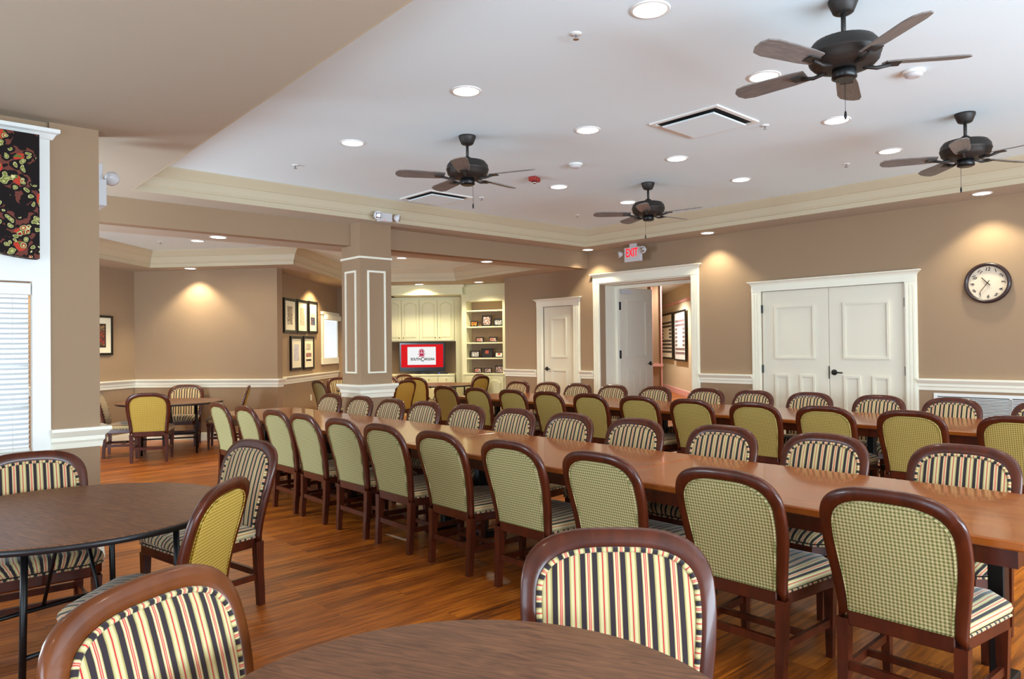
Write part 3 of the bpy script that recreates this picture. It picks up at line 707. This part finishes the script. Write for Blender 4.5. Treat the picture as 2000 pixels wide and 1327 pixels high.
for a, c in ((e0, e1), (e1, e2), (e2, e3), (e3, e4)):
    dw = MB().bbox(a+.006, -.02, .70, c-.006, 0, .845, .003).build('drawer', MT['cab'], o)
    k = MB(); km = (a+c)/2; k.ring_loft([[(km+r*math.cos(2*PI*i/12), y, .775+r*math.sin(2*PI*i/12)) for i in range(12)] for r, y in ((.006, -.02), (.006, -.034), (.013, -.04), (.006, -.05))]); k.build('knob', MT['brass'], dw)
    arch_door(a, c, .12, .69, 'door', o)
o = empty('pilaster', (TO.x, TO.y, 0), TVR, 'fluted cream pilaster between television niche and picture shelves', 'pilaster')
MB().box(e4+.03, -.02, 0, e4+.13, .43, 2.57).box(e4+.135, -.03, 0, e4+.19, .40, 2.57).build('shaft', MT['cab'], o)
b = MB()
for k in range(3): b.box(e4+.045+.028*k, -.028, .2, e4+.055+.028*k, -.02, 2.4)
b.build('flutes', MT['cab'], o)
struct(MB().box(e0-.1, .455, .86, e4+.2, .5, 1.7).build('wall_back', MT['wall'], None, (TO.x, TO.y, 0), TVR))
# television
o = empty('television', (TO.x, TO.y, .9), TVR, 'black flat screen television showing a red and white slide', 'television')
x0, x1 = tvs(8.812), tvs(9.524); z0, z1 = .95-.9, 1.592-.9; yt = .10
MB().bbox(x0, yt, z0, x1, yt+.07, z1, .008).build('housing', mat('tv_black', srgb(14, 16, 20), .2, coat=.5, noise=.05), o)
sx0, sx1, sz0, sz1 = tvs(8.84), tvs(9.494), 1.045-.9, 1.546-.9
MB().box(sx0, yt-.003, sz0, sx1, yt, sz1).build('screen', MT['screenred'], o)
wx0, wx1, wz0, wz1 = tvs(8.94), tvs(9.38), 1.10-.9, 1.491-.9
MB().box(wx0, yt-.005, wz0, wx1, yt-.003, wz1).build('slide', MT['screenwhite'], o)
cxm = (wx0+wx1)/2
b = MB()
zc = wz0+(wz1-wz0)*.74
def disc(b, r0, r1, y, n=24):
    b.ring_loft([[(cxm+r*math.cos(2*PI*i/n), y_, zc+r*math.sin(2*PI*i/n)) for i in range(n)] for r, y_ in ((r0, y+.002), (r1, y))], cap=r0 == r1)
disc(b, .060, .060, yt-.007)
b.plate([(cxm-.055, zc-.095), (cxm+.055, zc-.095), (cxm+.04, zc-.060), (cxm+.085, zc-.066), (cxm+.072, zc-.046), (cxm-.072, zc-.046), (cxm-.085, zc-.066), (cxm-.04, zc-.060)][::-1], yt-.007, yt-.005)
b.plate([(cxm-.075, zc-.112), (cxm+.075, zc-.112), (cxm+.062, zc-.098), (cxm-.062, zc-.098)], yt-.007, yt-.005)
b.build('emblem', MT['garnet'], o)
b = MB(); disc(b, .046, .040, yt-.0092)
b.box(cxm-.004, yt-.0085, zc-.026, cxm+.004, yt-.0075, zc+.024).box(cxm-.018, yt-.0085, zc-.030, cxm+.018, yt-.0075, zc-.023); b.build('emblem_detail', MT['screenwhite'], o)
zt = wz0+(wz1-wz0)*.31
text('title', 'SOUTH', .078, MT['screenink'], o, (cxm-.022, yt-.007, zt), (PI/2, 0, 0), .0005, 'RIGHT', xs=.86, bold=.035)
text('title', 'C', .125, MT['screenink'], o, (cxm+.018, yt-.007, zt-.006), (PI/2, 0, 0), .0005, xs=.8, bold=.02)
text('title', 'AROLINA', .074, MT['screenink'], o, (cxm+.050, yt-.007, zt), (PI/2, 0, 0), .0005, 'LEFT', xs=.74, bold=.035)
MB().bbox((x0+x1)/2-.15, yt-.04, 0, (x0+x1)/2+.15, yt+.12, .015, .004).box((x0+x1)/2-.04, yt+.02, .012, (x0+x1)/2+.04, yt+.05, .07).build('stand', MT['black'], o)
o = empty('cable_box', (TO.x, TO.y, .9), TVR, 'slim black set-top box in front of the television', 'set-top box')
MB().bbox(x1-.42, -.015, 0, x1+.06, .06, .03, .003).build('case', MT['black'], o)
MB().box(x1-.13, -.017, .010, x1-.10, -.015, .02).build('indicator', mat('blue_led', srgb(40, 90, 230), .4, emit=srgb(40, 90, 255), es=2, noise=.01), o)

# ------------------------------------------------------------------ picture shelves
SA, SB = Vector((9.52, 11.94)), Vector((9.92, 11.06)); SR = math.atan2(SB.y-SA.y, SB.x-SA.x); SL = (SB-SA).length
o = empty('bookcase', (SA.x, SA.y, 0), SR, 'built-in cream bookcase of picture shelves beside the television niche', 'bookcase')
s0, s1 = .075, .905
dp = .28
b = MB().box(-.03, 0, 0, s0, dp, ZA-.002).box(s1, 0, 0, 1.05, dp, ZA-.002).box(s0, 0, 2.43, s1, dp, ZA-.002).box(s0, dp-.02, 0, s1, dp, 2.43)
b.build('carcass', MT['cab'], o)
MB().box(-.03, -.03, 2.545, 1.05, 0, 2.575).box(-.03, -.035, ZA-.05, 1.05, 0, ZA-.003).build('moulding', MT['cab'], o)
MB().box(s0, dp-.024, .93, s1, dp-.02, 2.43).build('back_panel', MT['wall'], o)
for zz in (2.244, 1.905, 1.572, 1.25): MB().bbox(s0, .0, zz-.03, s1, dp-.024, zz, .003).build('shelf', MT['cab'], o)
MB().bbox(-.0, -.025, .895, 1.05, dp-.024, .93, .003).build('countertop', MT['cab'], o)
MB().box(s0, 0, .0, s1, .03, .895).build('base_panel', MT['cab'], o)
arch_door(.06, .50, .15, .86, 'door', o); arch_door(.50, .93, .15, .86, 'door', o)
arts = [art_mat('photo_orange', [srgb(90, 30, 16), srgb(230, 120, 20), srgb(240, 190, 60), srgb(60, 30, 20)], 24),
        art_mat('photo_people', [srgb(40, 30, 30), srgb(180, 120, 100), srgb(230, 220, 210), srgb(110, 60, 50)], 30),
        art_mat('photo_grey', [srgb(210, 205, 195), srgb(60, 58, 55), srgb(235, 230, 220), srgb(130, 120, 110)], 22),
        art_mat('photo_red', [srgb(120, 50, 40), srgb(220, 120, 90), srgb(240, 210, 190), srgb(70, 40, 40)], 30),
        mat('photo_dark', srgb(34, 26, 26), .4, noise=.2)]
def sx(px0): return (px0-910)/71*(s1-s0)+s0
def photo(px0, px1, zb, h, art, label, m='black', mw=.018, logo=False):
    a, c = sx(px0), sx(px1); wd = c-a
    P0 = SA+(SB-SA)/SL*a; nrm = Vector((math.sin(SR), -math.cos(SR)))
    P0 = P0-nrm*.06
    o = empty('photo_frame', (P0.x, P0.y, zb+.001), SR, label, 'picture frame', 'photo frames on the bookcase shelves')
    def lean(b): b.v = [(x, y+z*.14, z) for x, y, z in b.v]; return b
    lean(MB().frame(0, 0, wd, h, mw, -.006, .012)).build('frame', MT[m], o)
    lean(MB().box(mw*.8, .002, mw*.8, wd-mw*.8, .008, h-mw*.8)).build('picture', art, o)
    MB().add([(wd/2-.02, .02, 0), (wd/2+.02, .02, 0), (wd/2+.02, .07, 0), (wd/2-.02, .07, 0), (wd/2-.02, .02+h*.09, h*.6), (wd/2+.02, .02+h*.09, h*.6)], [(0, 1, 2, 3), (0, 1, 5, 4), (2, 3, 4, 5), (0, 4, 3), (1, 2, 5)])
    if logo:
        lean(MB().box(wd*.35, -.001, h*.45, wd*.65, .002, h*.8)).build('emblem', mat('emblem_orange', srgb(190, 80, 60), .5, noise=.1), o)
photo(915.8, 930.2, 1.905, .115, arts[0], 'small black-framed orange sunset photo, left on the second shelf')
photo(938, 957, 1.905, .23, arts[1], 'tall dark picture frame in the middle of the second shelf', mw=.03)
photo(961, 979, 1.905, .15, arts[2], 'black frame with grey-and-white photo, right on the second shelf', mw=.026)
photo(926, 941.5, 1.572, .11, arts[3], 'left of two small framed photos on the third shelf')
photo(952, 968, 1.572, .11, arts[3], 'right of two small framed photos on the third shelf')
photo(915, 933, 1.25, .15, arts[2], 'black frame with wide pale photo, left on the fourth shelf', mw=.022)
photo(936, 958.6, 1.25, .19, arts[4], 'largest dark frame with orange emblem, middle of the fourth shelf', logo=True)
photo(963, 979, 1.25, .12, MT['matb'], 'black frame with mostly white print, right on the fourth shelf', logo=True)
photo(921.6, 937, .93, .11, arts[3], 'small framed photo at the left of the bookcase counter')
photo(941.5, 956.8, .93, .11, arts[1], 'small framed photo at the middle of the bookcase counter')
photo(963, 980, .93, .155, arts[1], 'larger framed photo at the right of the bookcase counter')

# ------------------------------------------------------------------ picture wall and its window
PA, PB = Vector((5.463, 11.802)), Vector((7.695, 13.999)); PR = math.atan2(PB.y-PA.y, PB.x-PA.x)
def ps(x): return (x-PA.x)/(PB.x-PA.x)*(PB-PA).length
def picture(x0, x1, z0, z1, label, blocks):
    s0_, s1_ = ps(x0), ps(x1)
    o = empty('framed_picture', (PA.x+math.cos(PR)*s0_+.001*math.sin(PR), PA.y+math.sin(PR)*s0_, 0), PR, label, 'framed picture', 'framed pictures on the yellow bay wall')
    wd = s1_-s0_
    MB().frame(0, z0, wd, z1, .045, -.035, -.002).build('frame', MT['black'], o)
    MB().box(.04, -.02, z0+.04, wd-.04, -.003, z1-.04).build('mat_board', MT['matb'], o)
    for k, (a, c, e, f, m) in enumerate(blocks):
        MB().box(.04+(wd-.08)*a, -.022, z0+.04+(z1-z0-.08)*c, .04+(wd-.08)*e, -.0195, z0+.04+(z1-z0-.08)*f).build('print', m, o)
sepia = art_mat('print_sepia', [srgb(150, 130, 110), srgb(180, 164, 140), srgb(120, 100, 84), srgb(200, 190, 170)], 12)
greyp = art_mat('print_grey', [srgb(190, 180, 160), srgb(176, 166, 150), srgb(200, 192, 176)], 12)
darkp = art_mat('print_crowd', [srgb(30, 24, 26), srgb(150, 70, 60), srgb(60, 110, 160), srgb(40, 30, 30)], 26)
redp = art_mat('print_red', [srgb(170, 90, 80), srgb(210, 150, 140), srgb(80, 50, 50)], 26)
bluep = mat('print_blue', srgb(60, 150, 190), .5, noise=.05); lil = art_mat('print_lilac', [srgb(206, 202, 212), srgb(190, 188, 206), srgb(214, 210, 216)], 12)
picture(5.467, 5.90, 1.762, 2.362, 'upper left framed print on the yellow wall, tall sepia image', [(.25, .2, .72, .82, sepia)])
picture(5.93, 6.335, 1.762, 2.375, 'upper middle framed print on the yellow wall, faint grey image', [(.25, .2, .72, .8, greyp)])
picture(6.37, 6.735, 1.772, 2.385, 'upper right framed print on the yellow wall, dark image with blue spot', [(.22, .22, .78, .5, darkp), (.22, .5, .78, .64, greyp), (.5, .22, .72, .36, bluep)])
picture(5.689, 6.11, 1.095, 1.705, 'lower left framed print on the yellow wall, pale lilac image', [(.25, .25, .75, .8, lil)])
picture(6.157, 6.578, 1.088, 1.712, 'lower right framed print on the yellow wall, red and black image', [(.22, .6, .72, .82, greyp), (.22, .36, .78, .5, redp), (.22, .22, .78, .28, MT['black'])])
o = empty('window_4', (PA.x, PA.y, 0), PR, kind='structure')
a, c = ps(6.95), ps(7.70)
b = MB().box(a, -.03, 1.28, a+.10, 0, 2.2).box(c-.02, -.03, 1.28, c, 0, 2.2).box(a-.01, -.04, 1.16, c+.02, 0, 1.285); b.build('frame', MT['trim'], o)
MB().box(a-.03, -.06, 2.17, c+.02, 0, 2.225).build('cornice', MT['trim'], o)
MB().box(a+.08, -.006, 1.285, c-.02, -.002, 2.17).build('pane', MT['sky'], o)
o = empty('window_blind', (PA.x, PA.y, 0), PR, 'white slatted blind on the small bay window left of the column', 'window blind')
MB().bbox(a+.06, -.11, 2.06, c, -.03, 2.165, .01).build('valance_rail', MT['trim'], o)
b = MB(); z = 1.30
while z < 2.05: b.box(a+.11, -.03, z, c-.02, -.012, z+.004); z += .03
b.build('slats', MT['slat'], o)
o = empty('wall_outlet', (PA.x, PA.y, 0), PR, 'cream wall outlet low on the yellow bay wall', 'outlet')
s_ = ps(6.483); MB().bbox(s_-.035, -.008, .49, s_+.035, 0, .60, .002).build('cover_plate', MT['trim'], o)
MB().box(s_-.012, -.01, .515, s_+.012, -.008, .54).box(s_-.012, -.01, .555, s_+.012, -.008, .58).build('sockets', MT['plastic'], o)
# picture behind the pillar on the left bay wall
q0, q1 = Vector((2.60, 12.397)), Vector((2.93, 12.65)); rz = math.atan2(.48, .63)
o = empty('framed_picture', (2.555, 12.361, 0), rz, 'black-framed picture with red figure, partly hidden by the left pillar', 'framed picture')
MB().frame(-.1, 1.41, .62, 2.03, .035, -.035, -.002).build('frame', MT['black'], o)
MB().box(-.07, -.02, 1.44, .59, -.003, 2.0).build('mat_board', MT['matb'], o)
MB().box(.08, -.023, 1.53, .475, -.0195, 1.90).build('inner_border', mat('brown_border', srgb(60, 40, 34), .5, noise=.1), o)
MB().box(.11, -.025, 1.56, .445, -.0225, 1.87).build('print', art_mat('print_figure', [srgb(90, 70, 50), srgb(170, 60, 40), srgb(60, 50, 60), srgb(150, 120, 80)], 16), o)

# ------------------------------------------------------------------ tables
def rect_table(x0, x1, y0, y1, label, group):
    o = empty('banquet_table', ((x0+x1)/2, (y0+y1)/2, 0), 0, label, 'table', group)
    hx, hy = (x1-x0)/2, (y1-y0)/2-.0015
    MB().bbox(-hx, -hy, .725, hx, hy, .76, .006).build('tabletop', MT['table'], o)
    MB().box(-hx+.03, -hy+.03, .655, hx-.03, hy-.03, .7245).build('apron', MT['wood'], o)
    for s in (-1, 1):
        y = s*(hy-.22)
        MB().bbox(.02, y-.03, .04, .10, y+.03, .655, .004).build('leg', MT['blackm'], o)
        MB().bbox(-.10, y-.04, 0, .22, y+.04, .04, .006).build('foot', MT['blackm'], o)
        MB().bbox(-.12, y-.05, .60, .24, y+.05, .655, .004).build('bracket', MT['blackm'], o)
    MB().bbox(.045, -hy+.3, .28, .075, hy-.3, .33, .003).build('crossbar', MT['blackm'], o)
    return o
seams1 = [.67, 2.605, 4.53, 6.47, 8.42]; seams2 = [1.06, 3.0, 4.93, 6.66, 8.38]
names = ['first from the camera end', 'second from the camera end', 'third from the camera end', 'farthest from camera']
for i in range(4): rect_table(3.045, 4.02, seams1[i], seams1[i+1], 'cherry banquet table in the nearer long run, '+names[i], 'tables of the nearer long run')
for i in range(4): rect_table(6.50, 7.66, seams2[i], seams2[i+1], 'cherry banquet table in the farther long run, '+names[i], 'tables of the farther long run')
def round_table(cx, cy, r, rz, label, z=.74, bev=0):
    o = empty('folding_table', (cx, cy, 0), rz, label, 'table')
    MB().lathe([(r-.004, z-.018), (r, z-.014), (r, z-.003), (r-.003, z)], n=72, smooth=False).build('tabletop', MT['walnut'], o)
    b = MB(); n = 72
    b.ring_loft([[(rr*math.cos(2*PI*i/n), rr*math.sin(2*PI*i/n), zz) for i in range(n)] for rr, zz in ((r-.001, z-.004), (r+.004, z-.005), (r+.004, z-.028), (r-.02, z-.03), (r-.02, z-.015))], cap=False); b.build('edge_band', MT['edge'], o)
    for s in (-1, 1):
        yy = s*r*.42
        b = MB()
        for t in (-1, 1): b.tube([(t*r*.48, yy, z-.03), (t*r*.50, yy, .012)], .014, 10)
        b.tube([(-r*.5, yy, .24), (r*.5, yy, .24)], .011, 8)
        b.build('leg_frame', MT['blackm'], o)
        MB().tube([(0, yy, z-.08), (0, yy*.25, z-.03)], .010, 8).tube([(0, yy, .24), (0, yy*.3, z-.03)], .009, 8).build('brace', MT['blackm'], o)
    MB().box(-r*.55, -r*.5, z-.05, r*.55, -r*.46, z-.028).box(-r*.55, r*.46, z-.05, r*.55, r*.5, z-.028).build('runner', MT['blackm'], o)
    return o
round_table(.861, 1.089, .566, math.radians(25), 'round walnut-top folding table at the bottom centre')
round_table(.757, 3.842, .68, math.radians(15), 'round walnut-top folding table at the left in front of the window')
round_table(3.40, 11.02, .70, math.radians(-20), 'round folding table in the left bay, surrounded by four chairs')
round_table(8.72, 11.62, .72, math.radians(20), 'round folding table in front of the television')
round_table(6.85, 11.38, .52, math.radians(10), 'round folding table mostly hidden behind the column')

# ------------------------------------------------------------------ chairs
def yb(z):
    pts = [(0, .05), (.2, .07), (.42, .075), (.6, .045), (.75, .004), (.93, -.055)]
    for (a, ya), (c, yc) in zip(pts, pts[1:]):
        if z <= c: return ya+(yc-ya)*max(0, (z-a)/(c-a))
    return -.055
def smooth_yb(z):
    return (yb(max(0, z-.06))+yb(z)*2+yb(min(.93, z+.06)))/4
N = 40
def outline(hw0, hw1, z0, z1, zc_, e=2.95):
    pts = []
    k = 9
    for i in range(k):
        t = i/k; z = z0+(zc_-z0)*t; s = t*t*(3-2*t); pts.append((-(hw0+(hw1-hw0)*s), z))
    m = 22
    for i in range(m+1):
        a = PI-PI*i/m; cs, sn = math.cos(a), math.sin(a)
        pts.append((math.copysign(abs(cs)**(2/e), cs)*hw1, zc_+abs(sn)**(2/e)*(z1-zc_)))
    return pts+[(-x, z) for x, z in pts[:k][::-1]]
OUT = outline(.230, .268, .36, .925, .735); INN = outline(.190, .219, .405, .872, .725); INP = outline(.194, .223, .40, .876, .725)
def dome(pts, y_off, bump, sgn, close_bottom=True):
    cx, cz = 0, (min(p[1] for p in pts)+max(p[1] for p in pts))/2
    rings = []
    for s, bm in ((1, 0), (.985, .45), (.95, .72), (.86, .9), (.6, 1.0), (.25, 1.04)):
        rings.append([(cx+(x-cx)*s, smooth_yb(cz+(z-cz)*s)+sgn*(y_off+bump*bm), cz+(z-cz)*s) for x, z in pts])
    b = MB(); b.ring_loft(rings, closed=True, cap=True, smooth=True); return b
def make_chair(wood, back, label, cat='chair', group=None):
    o = empty('dining_chair', (0, 0, 0), 0, label, cat, group)
    # back frame: one bent band
    b = MB(); th = .017; rings = []
    for (xo, zo), (xi, zi) in zip(OUT, INN):
        c = .2
        def mix(t): return xo+(xi-xo)*t, zo+(zi-zo)*t
        ring = []
        for t, yy in ((0, -th*.45), (.10, -th), (.9, -th), (1, -th*.8), (1, th*.8), (.9, th), (.12, th), (0, th*.5)):
            x, z = mix(t); ring.append((x, smooth_yb(z)+yy, z))
        rings.append(ring)
    b.ring_loft(rings, smooth=False); fo = b.build('back_frame', MT[wood], o)
    for p_ in fo.data.polygons: p_.use_smooth = True
    # lower cross rail
    MB().bbox(-.192, .056, .345, .192, .09, .408, .004).build('back_rail', MT[wood], o)
    dome(INN, .006, .020, 1).build('back_cushion', MT['stripe'], o)
    pp = [(x*.985, smooth_yb(z)+.019, .64+(z-.64)*.985) for x, z in INN]
    MB().tube(pp, .0085, 6, True, True).build('piping', MT['pipe'], o)
    bp = dome(INP, .008, .014, -1); pp = [(x*.96, smooth_yb(z)-.021, .64+(z-.64)*.965) for x, z in INP]
    bp.tube(pp, .0028, 5, True); bp.build('back_panel', MT[back], o)
    # seat: apron and cushion
    def ring(k, z, g=0):
        hwb, hwf, y0, y1 = .205-k, .252-k, .085+k, .545-k
        pts = []
        for (x, y) in ((-hwb, y0), (hwb, y0), (hwf, y1-.06), (hwf-.06, y1), (-hwf+.06, y1), (-hwf, y1-.06)): pts.append((x, y, z))
        return pts
    def dense(pts, n=4):
        r = []
        for i in range(len(pts)):
            a, c = Vector(pts[i]), Vector(pts[(i+1) % len(pts)])
            for j in range(n): r.append(tuple(a.lerp(c, j/n)))
        return r
    MB().ring_loft([ring(.006, .335), ring(0, .342), ring(0, .392), ring(.01, .395)], smooth=False).build('seat_frame', MT[wood], o)
    rr = []
    for k, z in ((.012, .393), (-.004, .405), (-.010, .422), (-.004, .442), (.018, .458), (.06, .468), (.12, .474), (.17, .476)):
        q = dense(ring(k, z)); rr.append([(x, y, zz+(.008*(y-.3)/.25 if k > .0 else 0)) for x, y, zz in q])
    sb = MB().ring_loft(rr, smooth=True)
    for fi, f in enumerate(sb.f):
        L = []
        for vi in f:
            x, y, z = sb.v[vi]; L.append((x*.228/(.205+.047*(y-.085)/.46)+math.copysign(min(.06, max(0, .468-z))*.8*min(1, abs(x)/.2), x), y))
        sb.uv[fi] = L
    so = sb.build('seat', MT['seatstripe'], o)
    pp = dense(ring(-.004, .3945), 6); MB().tube(pp, .0055, 6, True, True).build('seat_piping', MT['pipe'], o)
    # legs
    for s in (-1, 1):
        b = MB(); rings = []
        for z, hw in ((0, .018), (.1, .0195), (.2, .021), (.3, .0225), (.37, .0235)):
            cx_ = s*(.212-.004*(1-z/.37)); yc = smooth_yb(z)+(0.004 if z == 0 else 0)
            rings.append([(cx_-hw, yc-hw, z), (cx_+hw, yc-hw, z), (cx_+hw, yc+hw, z), (cx_-hw, yc+hw, z)])
        b.ring_loft(rings, smooth=False); b.build('leg', MT[wood], o)
        b = MB(); rings = []
        for z, hw in ((0, .015), (.15, .0185), (.335, .023)):
            cx_ = s*(.224-.006*(1-z/.335)); yc = .505+.004*(1-z/.335)
            rings.append([(cx_-hw, yc-hw, z), (cx_+hw, yc-hw, z), (cx_+hw, yc+hw, z), (cx_-hw, yc+hw, z)])
        b.ring_loft(rings, smooth=False); b.build('leg', MT[wood], o)
        b = MB(); b.add([(s*.208-.009, .08, .15), (s*.208+.009, .08, .15), (s*.222+.009, .485, .15), (s*.222-.009, .485, .15), (s*.208-.009, .08, .185), (s*.208+.009, .08, .185), (s*.222+.009, .485, .185), (s*.222-.009, .485, .185)],
              [(3, 2, 1, 0), (4, 5, 6, 7), (0, 1, 5, 4), (1, 2, 6, 5), (2, 3, 7, 6), (3, 0, 4, 7)]); b.build('stretcher', MT[wood], o)
    MB().box(-.20, .055, .165, .20, .075, .20).build('stretcher', MT[wood], o)
    MB().box(-.212, .265, .155, .212, .285, .183).build('stretcher', MT[wood], o)
    remember(o); return o
PROTO = {}
def chair(kind, x, y, fx, fy, label, group):
    rz = math.atan2(fy, fx)-PI/2
    if kind not in PROTO:
        wood, back = kind.split('/')
        o = make_chair(wood, back, label, group=group); o.location = (x, y, 0); o.rotation_euler.z = rz; PROTO[kind] = o; return o
    return copy_tree(PROTO[kind], (x, y, 0), rz, label, group)
ORD = ['first', 'second', 'third', 'fourth', 'fifth', 'sixth', 'seventh', 'eighth', 'ninth', 'tenth', 'eleventh']
r1 = [7.694, 6.995, 6.315, 5.766, 5.118, 4.525, 3.85, 3.153, 2.471, 1.74, 1.058]
for i, y in enumerate(r1):
    chair('wood/sage', 2.88, y, 1, random.uniform(-.02, .02), 'sage check-backed dining chair, %s from the far end of the nearest long row' % ORD[i], 'chairs of the nearest long row')
r2 = [8.061, 7.355, 6.712, 6.085, 5.399, 4.724, 4.066, 3.395, 2.662, 1.965, 1.228]
for i, y in enumerate(r2):
    chair('wood/sage', 4.32, y, -1, random.uniform(-.02, .02), 'striped-front dining chair, %s from the far end behind the nearer long table' % ORD[i], 'striped chairs behind the nearer long table')
r3 = [8.35, 7.636, 6.921, 6.271, 5.59, 4.889, 4.224, 3.528, 2.857, 2.156, 1.429]
for i, y in enumerate(r3):
    chair('wood/olive', 6.34, y, 1, random.uniform(-.02, .02), 'olive check-backed dining chair, %s from the far end before the farther long table' % ORD[i], 'olive-backed chairs before the farther long table')
r4 = [8.554, 7.883, 7.251, 6.587, 5.862, 5.084, 4.44, 3.75, 3.012, 2.334, 1.576]
for i, y in enumerate(r4):
    chair('wood/olive', 7.915, y, -1, random.uniform(-.02, .02), 'striped-front dining chair, %s from the far end beyond the farther long table' % ORD[i], 'striped chairs beyond the farther long table')
FG = 'chairs around the round tables'
k_ = chair('wood/sage', 1.655, 1.368, -.70, -.715, 'large striped dining chair facing the camera at the bottom centre table', FG); k_.scale = (1.06, 1, 1)
k_ = chair('oak/sage', .537, 1.855, .451, -.892, 'amber-framed striped dining chair at the bottom left corner', FG); k_.scale = (1.06, 1, 1)
chair('wood/sage', .724, 4.679, -.05, -1, 'striped dining chair under the left window, behind the round table', FG)
chair('wood/sage', 1.765, 4.30, -.985, -.17, 'striped dining chair with lilac sheen, right of the left round table', FG)
chair('wood/gold', 1.135, 3.088, -.72, .69, 'gold check-backed dining chair pushed up to the left round table', FG)
chair('wood/gold', 2.877, 10.23, .41, .91, 'gold-backed dining chair with its back to us in the left bay', FG)
chair('wood/sage', 3.95, 12.05, -.48, -.87, 'striped dining chair against the blank back wall of the left bay', FG)
chair('wood/sage', 2.585, 11.334, .92, -.38, 'striped dining chair in profile beside the left pillar', FG)
chair('wood/gold', 4.459, 10.919, -.9, .44, 'gold-backed dining chair in profile at the right of the bay table', FG)
chair('wood/sage', 6.067, 11.64, 1, -.05, 'pale-backed dining chair left of the column', FG)
chair('wood/sage', 6.88, 12.42, .05, -1, 'dark striped dining chair beside the column, under the bay window', FG)
chair('wood/gold', 7.072, 10.50, -.24, .97, 'gold-backed dining chair just right of the column', FG)
chair('wood/gold', 7.83, 11.27, .9, .4, 'gold-backed dining chair turned toward the television table', FG)
chair('wood/sage', 7.62, 12.0, -.75, -.66, 'striped dining chair peeping out right of the column', FG)
chair('wood/sage', 8.50, 12.62, .1, -1, 'striped dining chair on the television side of its table', FG)
chair('wood/gold', 8.88, 10.64, -.22, .97, 'gold-backed dining chair in front of the bookcase counter', FG)
chair('wood/sage', 9.50, 11.45, -.97, .2, 'striped dining chair with lilac frame before the bookcase', FG)
